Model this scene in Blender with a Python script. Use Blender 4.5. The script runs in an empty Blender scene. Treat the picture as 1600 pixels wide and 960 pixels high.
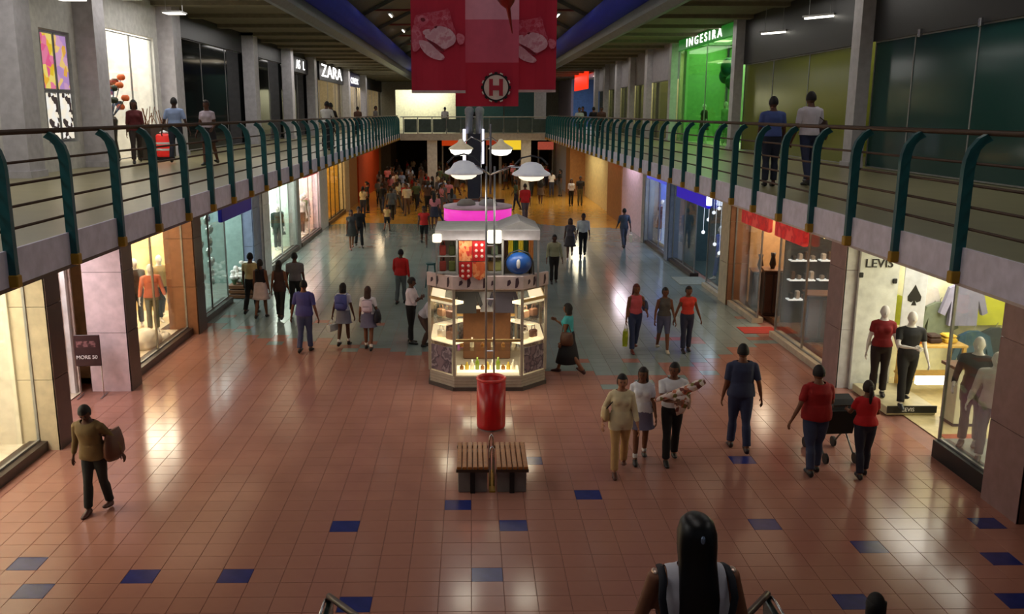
import bpy, bmesh, math, random
import numpy as np
from mathutils import Vector, Matrix
random.seed(7)
S = bpy.context.scene
C = S.collection
R = math.radians

# ---------------------------------------------------------------- camera, world, big lights, exposure
cam_d = bpy.data.cameras.new('camera'); cam = bpy.data.objects.new('camera', cam_d); C.objects.link(cam)
cam.location = (0, 0, 5.4)
cam.rotation_euler = (R(90 - 12.251), 0, R(-0.60))
cam_d.sensor_width = 36.0; cam_d.lens = 36.0 * 1400 / 1600; cam_d.shift_x = 0.03125
cam_d.clip_start = 0.05; cam_d.clip_end = 300
S.camera = cam
w = bpy.data.worlds.new('world'); S.world = w; w.use_nodes = True
w.node_tree.nodes['Background'].inputs[0].default_value = (0.60, 0.66, 0.78, 1)
w.node_tree.nodes['Background'].inputs[1].default_value = 0.10
S.view_settings.view_transform = 'Standard'; S.view_settings.look = 'None'
S.view_settings.gamma = 1.0; S.view_settings.use_curve_mapping = False
S.view_settings.exposure = -0.15

def area(loc, sx, sy, energy, col=(1, 1, 1), rot=(0, 0, 0), name='lamp_light'):
    d = bpy.data.lights.new(name, 'AREA'); d.shape = 'RECTANGLE'; d.size = sx; d.size_y = sy
    d.energy = energy; d.color = col
    o = bpy.data.objects.new(name, d); C.objects.link(o); o.location = loc; o.rotation_euler = rot
    return o
# rows of roof fluorescents along the hall
for yy in (6, 16, 26, 36, 46, 56):
    area((0.2, yy, 11.0), 2.4, 7.0, 82, (1.0, 0.93, 0.88))
# warm downlights in the soffits under the galleries, cool ones over the galleries
for yy in (6, 16, 26, 36, 48, 60, 72, 86):
    area((-7.9, yy, 8.55), 2.0, 6.0, 140, (1.0, 0.96, 0.92))
    area((8.1, yy, 8.55), 2.0, 6.0, 60, (1.0, 0.95, 0.88))
for yy in (10, 19, 28, 38, 48):
    area((-5.8, yy, 3.68), 1.4, 5.0, 15, (1.0, 0.66, 0.40))
    area((6.2, yy, 3.68), 1.4, 5.0, 12, (1.0, 0.72, 0.48))
for yy in (52, 64, 76):
    area((0.3, yy, 3.6 if 58 < yy < 68 else 9.5), 6.0, 4.0, 130, (1.0, 0.84, 0.6))

# ---------------------------------------------------------------- materials
def lin(c):
    c = c / 255.0
    return c / 12.92 if c <= 0.04045 else ((c + 0.055) / 1.055) ** 2.4
MATS = {}
def M(name, rgb=(200, 200, 200), rough=0.6, metal=0.0, emit=0.0, var=0.12, scale=6.0, alpha=1.0, spec=0.5):
    if name in MATS: return MATS[name]
    m = bpy.data.materials.new(name); m.use_nodes = True
    nt = m.node_tree; b = nt.nodes['Principled BSDF']
    col = tuple(lin(v) for v in rgb) + (1,)
    b.inputs['Roughness'].default_value = rough; b.inputs['Metallic'].default_value = metal
    b.inputs['Specular IOR Level'].default_value = spec
    if var > 0:
        n = nt.nodes.new('ShaderNodeTexNoise'); n.inputs['Scale'].default_value = scale; n.inputs['Detail'].default_value = 3
        tc = nt.nodes.new('ShaderNodeTexCoord'); nt.links.new(tc.outputs['Object'], n.inputs['Vector'])
        r = nt.nodes.new('ShaderNodeValToRGB')
        r.color_ramp.elements[0].position = 0.3; r.color_ramp.elements[1].position = 0.7
        r.color_ramp.elements[0].color = tuple(v * (1 - var) for v in col[:3]) + (1,)
        r.color_ramp.elements[1].color = tuple(min(1, v * (1 + var)) for v in col[:3]) + (1,)
        nt.links.new(n.outputs['Fac'], r.inputs['Fac']); nt.links.new(r.outputs['Color'], b.inputs['Base Color'])
    else:
        b.inputs['Base Color'].default_value = col
    if emit > 0:
        b.inputs['Emission Color'].default_value = col; b.inputs['Emission Strength'].default_value = emit
    MATS[name] = m
    return m
def glass(name, tint=(247, 248, 246), fac=0.10, rough=0.03):
    if name in MATS: return MATS[name]
    m = bpy.data.materials.new(name); m.use_nodes = True; nt = m.node_tree
    for n in list(nt.nodes): nt.nodes.remove(n)
    o = nt.nodes.new('ShaderNodeOutputMaterial'); mx = nt.nodes.new('ShaderNodeMixShader')
    t = nt.nodes.new('ShaderNodeBsdfTransparent'); g = nt.nodes.new('ShaderNodeBsdfGlossy')
    t.inputs[0].default_value = tuple(lin(v) for v in tint) + (1,)
    g.inputs['Roughness'].default_value = rough; g.inputs[0].default_value = (0.9, 0.9, 0.9, 1)
    fr = nt.nodes.new('ShaderNodeFresnel'); fr.inputs[0].default_value = 1.45
    ad = nt.nodes.new('ShaderNodeMath'); ad.operation = 'MULTIPLY_ADD'; ad.inputs[1].default_value = 0.28; ad.inputs[2].default_value = fac * 0.3
    nt.links.new(fr.outputs[0], ad.inputs[0]); nt.links.new(ad.outputs[0], mx.inputs[0])
    nt.links.new(t.outputs[0], mx.inputs[1]); nt.links.new(g.outputs[0], mx.inputs[2]); nt.links.new(mx.outputs[0], o.inputs[0])
    MATS[name] = m
    return m
def tinted(name, rgb, mixv=0.75, rough=0.06):
    """dark tinted shop glazing: partly see-through, glossy"""
    if name in MATS: return MATS[name]
    m = bpy.data.materials.new(name); m.use_nodes = True; nt = m.node_tree
    b = nt.nodes['Principled BSDF']; b.inputs['Base Color'].default_value = tuple(lin(v) for v in rgb) + (1,)
    b.inputs['Roughness'].default_value = rough
    t = nt.nodes.new('ShaderNodeBsdfTransparent'); t.inputs[0].default_value = tuple(lin(v) for v in rgb) + (1,)
    mx = nt.nodes.new('ShaderNodeMixShader'); mx.inputs[0].default_value = mixv
    nt.links.new(t.outputs[0], mx.inputs[1]); nt.links.new(b.outputs[0], mx.inputs[2])
    nt.links.new(mx.outputs[0], nt.nodes['Material Output'].inputs[0])
    MATS[name] = m
    return m
def pattern(name, cols, scale=6.0, kind='voronoi', rough=0.6, emit=0.0):
    """flat print: patches of several colours"""
    if name in MATS: return MATS[name]
    m = bpy.data.materials.new(name); m.use_nodes = True; nt = m.node_tree; b = nt.nodes['Principled BSDF']
    tc = nt.nodes.new('ShaderNodeTexCoord')
    if kind == 'voronoi':
        n = nt.nodes.new('ShaderNodeTexVoronoi'); n.inputs['Scale'].default_value = scale; out = n.outputs['Color']
        sp = nt.nodes.new('ShaderNodeSeparateColor'); nt.links.new(out, sp.inputs[0]); out = sp.outputs[0]
    elif kind == 'noise':
        n = nt.nodes.new('ShaderNodeTexNoise'); n.inputs['Scale'].default_value = scale; n.inputs['Detail'].default_value = 4; out = n.outputs['Fac']
    elif kind == 'checker':
        n = nt.nodes.new('ShaderNodeTexChecker'); n.inputs['Scale'].default_value = scale; out = n.outputs['Fac']
    nt.links.new(tc.outputs['Object'], n.inputs['Vector'])
    r = nt.nodes.new('ShaderNodeValToRGB'); r.color_ramp.interpolation = 'CONSTANT' if kind != 'noise' else 'LINEAR'
    els = r.color_ramp.elements
    lo, hi = (0.0, 1.0) if kind != 'noise' else (0.36, 0.66)
    while len(els) < len(cols): els.new(0.5)
    for i, c in enumerate(cols):
        els[i].position = lo + (hi - lo) * i / len(cols); els[i].color = tuple(lin(v) for v in c) + (1,)
    nt.links.new(out, r.inputs['Fac']); nt.links.new(r.outputs['Color'], b.inputs['Base Color'])
    b.inputs['Roughness'].default_value = rough
    if emit > 0:
        nt.links.new(r.outputs['Color'], b.inputs['Emission Color']); b.inputs['Emission Strength'].default_value = emit
    MATS[name] = m
    return m

# ---------------------------------------------------------------- geometry helpers
def link(o, parent=None):
    C.objects.link(o)
    if parent is not None: o.parent = parent
    return o
def tag(o, label=None, cat=None, group=None, kind=None):
    if label: o['label'] = label
    if cat: o['category'] = cat
    if group: o['group'] = group
    if kind: o['kind'] = kind
    return o
def empty(name, loc=(0, 0, 0), rz=0.0, label=None, cat=None, group=None, kind=None):
    o = bpy.data.objects.new(name, None); C.objects.link(o); o.location = loc; o.rotation_euler = (0, 0, rz); o.empty_display_size = 0.1
    return tag(o, label, cat, group, kind)
class MB:
    def __init__(s): s.v = []; s.f = []; s.m = []
    def add(s, verts, faces, mi=0):
        b = len(s.v); s.v += [tuple(p) for p in verts]
        s.f += [tuple(i + b for i in f) for f in faces]; s.m += [mi] * len(faces); return s
    def box(s, x0, x1, y0, y1, z0, z1, mi=0, bev=0.0):
        x0, x1 = min(x0, x1), max(x0, x1); y0, y1 = min(y0, y1), max(y0, y1); z0, z1 = min(z0, z1), max(z0, z1)
        if bev <= 0:
            v = [(x0, y0, z0), (x1, y0, z0), (x1, y1, z0), (x0, y1, z0), (x0, y0, z1), (x1, y0, z1), (x1, y1, z1), (x0, y1, z1)]
            return s.add(v, [(0, 3, 2, 1), (4, 5, 6, 7), (0, 1, 5, 4), (1, 2, 6, 5), (2, 3, 7, 6), (3, 0, 4, 7)], mi)
        b = min(bev, (x1 - x0) * .45, (y1 - y0) * .45, (z1 - z0) * .45)
        rings = []
        for z, ins in ((z0, b), (z0 + b, 0), (z1 - b, 0), (z1, b)):
            a0, a1, c0, c1 = x0 + ins, x1 - ins, y0 + ins, y1 - ins
            k = b * 0.8
            rings.append([(a0 + k, c0, z), (a1 - k, c0, z), (a1, c0 + k, z), (a1, c1 - k, z), (a1 - k, c1, z), (a0 + k, c1, z), (a0, c1 - k, z), (a0, c0 + k, z)])
        return s.rings(rings, True, mi)
    def rings(s, rings, cap=True, mi=0, closed=True):
        n = len(rings[0]); v = [p for r in rings for p in r]; f = []
        for i in range(len(rings) - 1):
            for j in range(n if closed else n - 1):
                k = (j + 1) % n
                f.append((i * n + j, i * n + k, (i + 1) * n + k, (i + 1) * n + j))
        if cap:
            f.append(tuple(reversed(range(n)))); f.append(tuple((len(rings) - 1) * n + j for j in range(n)))
        return s.add(v, f, mi)
    def ell(s, c, rx, ry, rz, nu=10, nv=8, mi=0, rot=None):
        c = Vector(c); rings = []
        for i in range(1, nv):
            t = math.pi * i / nv
            rr = []
            for j in range(nu):
                a = 2 * math.pi * j / nu
                p = Vector((rx * math.sin(t) * math.cos(a), ry * math.sin(t) * math.sin(a), -rz * math.cos(t)))
                if rot is not None: p = rot @ p
                rr.append(c + p)
            rings.append(rr)
        return s.rings(rings, True, mi)
    def tube(s, pts, rad, n=8, mi=0, cap=True, flat=1.0):
        pts = [Vector(p) for p in pts]
        if not hasattr(rad, '__len__'): rad = [rad] * len(pts)
        rings = []; prev = None
        for i, p in enumerate(pts):
            d = (pts[min(i + 1, len(pts) - 1)] - pts[max(i - 1, 0)])
            if d.length < 1e-9: d = Vector((0, 0, 1))
            d.normalize()
            if prev is None:
                a = Vector((1, 0, 0)) if abs(d.x) < .8 else Vector((0, 1, 0))
            else: a = prev
            a = (a - d * a.dot(d)).normalized(); prev = a; b = d.cross(a)
            rings.append([p + (a * math.cos(2 * math.pi * j / n) + b * (flat * math.sin(2 * math.pi * j / n))) * rad[i] for j in range(n)])
        return s.rings(rings, cap, mi)
    def lathe(s, prof, c=(0, 0, 0), n=24, mi=0, cap=True):
        return s.rings([[(c[0] + r * math.cos(2 * math.pi * j / n), c[1] + r * math.sin(2 * math.pi * j / n), c[2] + z) for j in range(n)] for r, z in prof], cap, mi)
    def prism(s, poly, axis, a0, a1, mi=0):
        def P(u, v, a):
            return (a, u, v) if axis == 'x' else ((u, a, v) if axis == 'y' else (u, v, a))
        return s.rings([[P(u, v, a0) for u, v in poly], [P(u, v, a1) for u, v in poly]], True, mi)
    def xf(s, mat):
        s.v = [tuple(mat @ Vector(p)) for p in s.v]; return s
    def build(s, name, mats, parent=None, smooth=False, fix=True):
        me = bpy.data.meshes.new(name); me.from_pydata(s.v, [], s.f)
        if not isinstance(mats, (list, tuple)): mats = [mats]
        for m in mats: me.materials.append(m)
        if len(mats) > 1: me.polygons.foreach_set('material_index', s.m)
        if fix:
            bm = bmesh.new(); bm.from_mesh(me); bmesh.ops.recalc_face_normals(bm, faces=bm.faces); bm.to_mesh(me); bm.free()
        if smooth: me.polygons.foreach_set('use_smooth', [True] * len(me.polygons))
        me.update()
        return link(bpy.data.objects.new(name, me), parent)
def box(name, m, x0, x1, y0, y1, z0, z1, parent=None, bev=0.0):
    return MB().box(x0, x1, y0, y1, z0, z1, 0, bev).build(name, m, parent)
def text(name, s, loc, rot, size, m, parent=None, ext=0.01, align='CENTER'):
    cu = bpy.data.curves.new(name, 'FONT'); cu.body = s; cu.size = size; cu.extrude = ext; cu.align_x = align; cu.align_y = 'CENTER'
    t = bpy.data.objects.new('tmp_text', cu); C.objects.link(t)
    me = bpy.data.meshes.new_from_object(t.evaluated_get(bpy.context.evaluated_depsgraph_get())); bpy.data.objects.remove(t); bpy.data.curves.remove(cu)
    me.materials.clear(); me.materials.append(m); me.name = name
    o = bpy.data.objects.new(name, me); link(o, parent); o.location = loc; o.rotation_euler = rot
    return o
FACE_L = (R(90), 0, R(90)); FACE_R = (R(90), 0, R(-90)); FACE_C = (R(90), 0, 0)
ORD = ['first', 'second', 'third', 'fourth', 'fifth', 'sixth', 'seventh', 'eighth', 'ninth', 'tenth', 'eleventh', 'twelfth']
WIN = [0]; DOOR = [0]; TRIM = [0]
def nwin(): WIN[0] += 1; return 'window_%d' % WIN[0]
def ntrim(): TRIM[0] += 1; return 'trim_%d' % TRIM[0]

white = M('white paint', (225, 225, 228), 0.5); cream = M('cream paint', (226, 217, 196), 0.6); greyp = M('grey paint', (150, 150, 148), 0.6)
black = M('black plastic', (16, 16, 18), 0.5); chrome = M('brushed chrome', (200, 200, 205), 0.22, 1.0, var=0.05)
teal = M('teal painted steel', (14, 84, 88), 0.38); bronze = M('bronze rail', (88, 70, 58), 0.4, 0.3); gold = M('gold post shoe', (170, 132, 30), 0.45, 0.3)
fascia_m = M('lavender grey fascia', (216, 212, 232), 0.55); clear = glass('shop glass')
tube_glow = M('fluorescent tube', (255, 250, 235), 0.4, emit=5.0, var=0)

# ---------------------------------------------------------------- floor
GL, GR = -7.05, 7.5          # ground storefront planes
BL, BR = -4.64, 5.04         # gallery edges
UL, UR = -9.8, 9.9           # upper storefront planes
ZU, ZS = 4.04, 3.71          # upper floor top, slab underside
PX, PY, OY = 0.375, 0.325, 8.975
def tile_mat(name, rgb, rough=0.16):
    m = M(name, rgb, rough, var=0.10, scale=1.3)
    return m
salmon = tile_mat('salmon floor tile', (168, 118, 104)); tealt = tile_mat('blue grey floor tile', (134, 148, 146), 0.14)
ochre = tile_mat('ochre floor tile', (205, 150, 62), 0.16); bluet = M('dark blue floor tile', (44, 52, 118), 0.2, var=0.15)
grout = M('grey brown grout', (150, 104, 92), 0.5)
floor = box('floor', [grout], -11.5, 12.5, -4, 104, -0.30, -0.008); tag(floor, 'glossy tiled mall floor with salmon, blue grey and ochre zones', kind='structure')
def tile_mesh(name, m, g=0.0025, c=0.002):
    x1, y1 = PX - g, PY - g
    b = MB(); rr = []
    for z, i in ((-0.008, 0), (-0.004, 0), (0, c)):
        rr.append([(g + i, g + i, z), (x1 - i, g + i, z), (x1 - i, y1 - i, z), (g + i, y1 - i, z)])
    b.rings(rr, True)
    me = bpy.data.meshes.new(name); me.from_pydata(b.v, [], b.f); me.materials.append(m); me.update()
    return me
blue_set = {(-11, 2), (-8, 2), (0, 2), (-1, 8), (1, 6), (4, 9), (10, 6), (13, 4), (-5, 6), (2, 13), (11, 13), (18, 6), (17, 3), (11, 0),
            (-15, 3), (-14, 1), (-4, 0), (16, 0)}
ts, tb = tile_mesh('floor_tile', salmon), tile_mesh('blue_floor_tile', bluet)
single = set()
for j in range(-1, 9):
    yy = OY + j * PY
    cx0 = -5.15 * (0.8 + 0.2 * (yy / 9)) ; cx1 = 6.0 * (0.8 + 0.2 * (yy / 9))
    for k in range(-19, 20):
        if not (cx0 - 0.1 < (k + .5) * PX < cx1 + 0.1) or len(single) >= 300 or (k, j) in blue_set: continue
        single.add((k, j))
        o = bpy.data.objects.new('floor_tile', ts); link(o, floor); o.location = (k * PX, yy, 0)
for (k, j) in sorted(blue_set):
    o = bpy.data.objects.new('blue_floor_tile', tb); link(o, floor); o.location = (k * PX, OY + j * PY, 0)
def edge1(x):    # where salmon gives way to blue grey
    pts = [(-8, 23.2), (-6, 22.2), (-4, 21.0), (-1.5, 20.2), (1, 18.6), (3, 18.0), (5, 18.6), (6.5, 20.2), (8, 22.5)]
    for (a, b), (c, d) in zip(pts, pts[1:]):
        if a <= x <= c: return b + (d - b) * (x - a) / (c - a)
    return 22.5
rest = MB()
rnd = random.Random(3)
for j in range(-20, 120):
    yy = OY + j * PY
    for k in range(-19, 20):
        if (k, j) in single or (k, j) in blue_set: continue
        x = (k + .5) * PX
        e = edge1(x) + rnd.uniform(-.25, .25)
        mi = 0 if yy < e else (1 if yy < 44.2 + 0.25 * math.sin(x) - (x > 3) * (x - 3) * 0.5 else 2)
        if mi == 1 and yy < e + 2.4 and rnd.random() < 0.10: mi = 0
        if mi == 0 and yy > e - 0.9 and rnd.random() < 0.18: mi = 1
        x0, y0 = k * PX, yy; g, c = 0.0025, 0.002
        rr = [[(x0 + g + i, y0 + g + i, z), (x0 + PX - g - i, y0 + g + i, z), (x0 + PX - g - i, y0 + PY - g - i, z), (x0 + g + i, y0 + PY - g - i, z)] for z, i in ((-0.008, 0), (-0.004, 0), (0, c))]
        rest.rings(rr, False, mi); n = len(rest.v)
        rest.f.append((n - 4, n - 3, n - 2, n - 1)); rest.m.append(mi)
tag(rest.build('floor_tiles_beyond', [salmon, tealt, ochre], floor, fix=False), kind='stuff')
far = MB().box(-7.2, 7.6, 47.97, 103, -0.008, -0.001); far.build('ochre_paving', [ochre], floor)

# ---------------------------------------------------------------- galleries, fascias, roof
khaki = M('khaki gallery tile', (150, 142, 104), 0.3, var=0.08, scale=2)
soffit = M('pale soffit', (190, 180, 160), 0.7)
gal_l = MB().box(-12, BL, 1.5, 60, ZS, ZU).box(-12, -5.2, 60, 103, ZS, ZU).build('floor_upper_left', [khaki]); tag(gal_l, kind='structure')
gal_r = MB().box(BR, 12.5, 1.5, 60, ZS, ZU).box(5.6, 12.5, 60, 103, ZS, ZU).build('floor_upper_right', [khaki]); tag(gal_r, kind='structure')
tag(box(ntrim(), fascia_m, BL, BL + 0.03, 1.5, 60, ZS - 0.02, ZU + 0.015), kind='structure')
tag(box(ntrim(), fascia_m, BR - 0.03, BR, 1.5, 60, ZS - 0.02, ZU + 0.015), kind='structure')
tag(box(ntrim(), bronze, BL - 0.06, BL + 0.035, 1.5, 60, ZS - 0.06, ZS - 0.02), kind='structure')
tag(box(ntrim(), M('pale lip', (200, 185, 180), .5), BR - 0.035, BR + 0.06, 1.5, 60, ZS - 0.05, ZS - 0.02), kind='structure')
# crossing bridge at the far end
br = empty('floor_bridge', (0, 60, 0), kind='structure')
box('deck', khaki, -5.2, 5.6, 0, 4, ZS, ZU, br)
box('deck_fascia', M('bridge fascia', (165, 160, 150), .6), -4.61, 5.01, -0.04, 0, ZS - 0.1, ZU + 0.02, br)
for x in (-2.9, -0.9, 2.2, 4.2): MB().lathe([(0.0, 0), (0.09, 0), (0.09, -0.05), (0.0, -0.05)], (x, 0.5, ZS - 0.0), 10).build('downlight', M('dark fitting', (40, 38, 36)), br)
for x in (-2.55, 3.7):
    p = MB().box(x - .32, x + .32, 60.3, 60.9, 0.25, ZS).box(x - .4, x + .4, 60.2, 61.0, 0, 0.25).build('pillar', [M('bridge pillar', (205, 205, 200), .5)]); tag(p, kind='structure')

def railing(name, side, y0, y1, step, label):
    r = empty(name, (0, 0, 0), 0, label, 'railing')
    e = BL if side < 0 else BR; s = side                      # s: direction of the gallery
    zt = ZU + 1.16
    pm = MB()
    # curved flat post: foot on the fascia, swept back to the handrail at the top
    prof = [(-0.05, ZS + 0.05), (-0.05, ZU + 0.80), (-0.04, ZU + 0.90), (-0.01, ZU + 1.00), (0.06, ZU + 1.09), (0.13, ZU + 1.13)]
    d = 0.06
    ring_l = [(x - d, z) for x, z in prof] ; ring_r = [(x + d, z) for x, z in prof]
    ring_l = [(x - d * 0.9 * (1 if i < 4 else .7), z + (0.02 if i > 3 else 0)) for i, (x, z) in enumerate(prof)]
    ring_r = [(x + d * 0.9 * (1 if i < 4 else .5), z - (0.04 if i > 3 else 0)) for i, (x, z) in enumerate(prof)]
    rr = []
    for (a, za), (b, zb) in zip(ring_l, ring_r):
        rr.append([(e + s * a, -0.035, za), (e + s * b, -0.035, zb), (e + s * b, 0.035, zb), (e + s * a, 0.035, za)])
    pm.rings(rr); po = pm.build('post', [teal], r)
    fo = MB().box(e - s * 0.045 - 0.075, e - s * 0.045 + 0.075, -0.05, 0.05, ZS - 0.03, ZS + 0.10, 0, 0.012).build('post_shoe', [gold], po)
    y = y0; first = True
    while y < y1:
        if first: po.location.y = y; first = False
        else:
            c = po.copy(); link(c, r); c.location = (0, y, 0)
            f2 = fo.copy(); link(f2, c)
        y += step
    hx = e + s * 0.14
    MB().tube([(hx, y0 - 2.5, zt), (hx, y1, zt)], 0.03, 10).build('handrail', [bronze], r, True)
    for z in (0.20, 0.42, 0.64, 0.86):
        x = e + s * 0.03
        MB().tube([(x, y0 - 2.5, ZU + z), (x, y1, ZU + z)], 0.016, 6).build('rail', [bronze], r, True)
    return r
railing('balcony_railing', -1, 6.05, 60, 1.42, 'teal post balcony railing with bronze rails along the gallery left of the hanging banners')
railing('balcony_railing', 1, 6.35, 60, 1.34, 'teal post balcony railing with bronze rails along the gallery right of the hanging banners')
brr = empty('bridge_railing', (0, 60, 0), 0, 'grey glass and steel railing on the far crossing bridge', 'railing')
for x in [-4.4 + 0.94 * i for i in range(11)]:
    MB().box(x - .03, x + .03, 0.03, 0.09, ZU, ZU + 1.05).build('post', [M('grey steel', (110, 118, 116), .4, .5)], brr)
MB().tube([(-4.6, 0.06, ZU + 1.08), (5.0, 0.06, ZU + 1.08)], 0.035, 8).build('handrail', [M('pale rail', (170, 175, 172), .4)], brr)
for i in range(10):
    x = -4.4 + 0.94 * i
    box('pane', M('dull green glass panel', (70, 84, 82), .15), x + .05, x + .89, 0.05, 0.07, ZU + .08, ZU + .95, brr)

# ceilings and roof
ceilm = M('gallery ceiling', (128, 120, 98), 0.8); beamm = M('grey gutter beam', (118, 122, 126), 0.5); ductm = M('blue duct', (30, 42, 170), 0.7)
roofm = M('grey brown roof', (104, 100, 90), 0.8)
for side, e, wall in ((-1, BL, UL), (1, BR, UR)):
    nm = 'left' if side < 0 else 'right'
    c = box('ceiling_gallery_' + nm, ceilm, e + side * 1.0, wall + side * 0.6, 1.5, 103, 8.75, 8.95); tag(c, kind='structure')
    for i in range(26):      # shallow coffer ribs
        y = 3 + i * 3.7
        MB().box(e + side * 1.0, wall + side * 0.0, y, y + 0.5, 8.62, 8.75).build('ceiling_rib', [ceilm], c)
    t = MB().prism([(e + side * 1.0, 8.75), (e + side * 1.0, 8.40), (e + side * 0.75, 8.34), (e + side * 0.55, 8.5), (e + side * 0.50, 8.95), (e + side * 1.0, 9.2)], 'y', 1.5, 103).build(ntrim(), [beamm]); tag(t, kind='structure')
    dct = MB().tube([(e + side * 0.32, 1.5, 9.22), (e + side * 0.32, 102.5, 9.22)], 0.46, 20).build('air_duct', [ductm], None, True)
    tag(dct, 'long round blue air duct above the %s' % ('gallery with the poster windows' if side < 0 else 'gallery with the green shop'), 'duct')
ridge = 0.2
roof = empty('ceiling', (0, 0, 0), kind='structure')
for side, e in ((-1, BL - 0.9), (1, BR + 0.9)):
    MB().prism([(e, 9.6), (ridge, 12.4), (ridge, 12.6), (e, 9.8)], 'y', -4, 103).build('roof_slope', [roofm], roof)
for i in range(14):
    y = 8 + i * 7.0
    MB().prism([(BL - .8, 9.45), (ridge, 12.2), (BR + .8, 9.45), (BR + .8, 9.6), (ridge, 12.42), (BL - .8, 9.6)], 'y', y, y + 0.22).build('roof_rib', [M('roof rib', (90, 86, 78), .7)], roof)
    MB().tube([(BL + .2, y + .1, 10.0), (BR - .2, y + .1, 10.0)], 0.05, 8).build('tie_rod', [M('dull red steel', (110, 34, 30), .5)], roof)
tag(MB().prism([(-12, ZU), (-12, 12.8), (12.5, 12.8), (12.5, ZU)], 'y', 103, 103.3).build('wall_back', [M('far wall', (150, 146, 130), .8)]), kind='structure')
tag(box('wall_back_lower', M('far lower wall', (52, 44, 40), .8), -12, 12.5, 86, 86.2, 0, ZS), kind='structure')
for i in range(9):
    for x, rot in ((-3.9, 1), (4.3, 1)):
        y = 20.5 + i * 8.5
        z = 12.4 - abs(x - ridge) * 2.8 / 6.0 - 0.42
        l = empty('roof_light', (x, y, z), 0, 'white fluorescent batten under the roof %s of the banners, %s from the viewer' % ('left' if x < 0 else 'right', ORD[i]), 'ceiling light', 'fluorescent battens under the roof')
        box('housing', greyp, -.11, .11, -.7, .7, 0.0, 0.07, l)
        MB().tube([(0, -.66, -.025), (0, .66, -.025)], 0.03, 8).build('tube', [tube_glow], l)

# ---------------------------------------------------------------- ground storefronts: pillars, windows, interiors
def pillar(x0, x1, y0, y1, faces, z1=ZS):
    """stone pillar; faces: (mall side, camera side) materials; built of stacked panels with joints"""
    p = empty('pillar', ((x0 + x1) / 2, (y0 + y1) / 2, 0), kind='structure')
    ax, ay = abs(x1 - x0) / 2, abs(y1 - y0) / 2
    box('core', faces[0], -ax + .02, ax - .02, -ay + .02, ay - .02, 0, z1, p)
    for z0, z2 in ((0, 1.19), (1.2, 2.39), (2.4, z1)):
        box('panel', faces[1], -ax + .01, ax - .01, -ay, -ay + .03, z0, z2, p)
        sx = ax if x0 < 0 else -ax
        a, b = (ax - .03, ax) if x0 < 0 else (-ax, -ax + .03)
        box('panel', faces[0], a, b, -ay, ay, z0, z2, p)
    return p
dkst = M('dark brown stone', (84, 62, 56), .35); beige = M('beige stone', (206, 190, 160), .4); lilac = M('lilac white panel', (226, 206, 214), .4)
mauve = M('mauve stone', (150, 122, 122), .4); brn = M('brown stone', (150, 104, 76), .4); bluegrey = M('blue grey panel', (128, 140, 168), .4); whitest = M('white stone', (220, 220, 222), .4)
# left: x from -6.70 back to -7.5
pillar(-7.5, -6.70, 13.9, 14.4, (dkst, beige)); pillar(-7.5, -6.70, 17.06, 17.6, (dkst, lilac)); pillar(-7.5, -6.75, 21.75, 22.4, (dkst, brn))
pillar(-7.9, -6.95, 28.6, 29.6, (bluegrey, bluegrey)); pillar(-7.6, -6.85, 29.6, 30.6, (whitest, whitest)); pillar(-7.5, -6.95, 36.0, 36.6, (greyp, greyp))
pillar(-7.6, -6.95, 41.6, 43.8, (whitest, lilac)); pillar(-7.5, -6.9, 49.8, 51.5, (beige, beige))
orange = M('orange wall', (196, 72, 22), .6)
tag(MB().box(-7.4, -6.85, 55.5, 68, 0, ZS).build('wall_left', [orange]), kind='structure')
tag(MB().box(-7.6, -6.95, 51.5, 55.5, 0, ZS).box(-7.4, -6.9, 68, 70, 0, ZS).build('wall_left_far', [M('tan wall', (170, 120, 70), .6)]), kind='structure')
tag(MB().box(-12, -7.0, 80, 86, 0, ZS).box(-12, -10.8, 1.5, 86, 0, ZS).box(-7.5, -7.1, 1.5, 55, 3.3, ZS).build('wall_left_rear', [M('shop rear wall', (170, 160, 140), .7)]), kind='structure')
# right: x from 7.30 back
pillar(7.30, 8.1, 11.05, 11.9, (mauve, dkst)); pillar(7.30, 8.0, 17.15, 17.9, (mauve, whitest)); pillar(7.30, 8.0, 25.1, 25.9, (beige, brn))
pillar(7.30, 7.9, 32.9, 33.5, (bluegrey, bluegrey)); pillar(7.3, 7.9, 37.6, 38.2, (greyp, greyp))
pinkw = M('pink white wall', (232, 206, 222), .5)
tag(MB().box(7.5, 7.9, 38.2, 44.5, 0, ZS).build('wall_right', [pinkw]), kind='structure')
tag(MB().box(7.45, 7.9, 44.5, 49, 0, ZS).box(6.6, 7.9, 60, 62.5, 0, ZS).build('wall_right_far', [M('tan wall', (170, 120, 70), .6)]), kind='structure')
tag(MB().box(7.6, 8.0, 49, 60, 0, ZS).build('wall_right_cream', [M('lit cream wall', (226, 206, 150), .6)]), kind='structure')
tag(MB().box(7.4, 12.5, 72, 86, 0, ZS).box(12.0, 12.5, 1.5, 86, 0, ZS).box(7.6, 8.0, 17.9, 55, 3.3, ZS).build('wall_right_rear', [M('shop rear wall', (170, 160, 140), .7)]), kind='structure')

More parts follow.
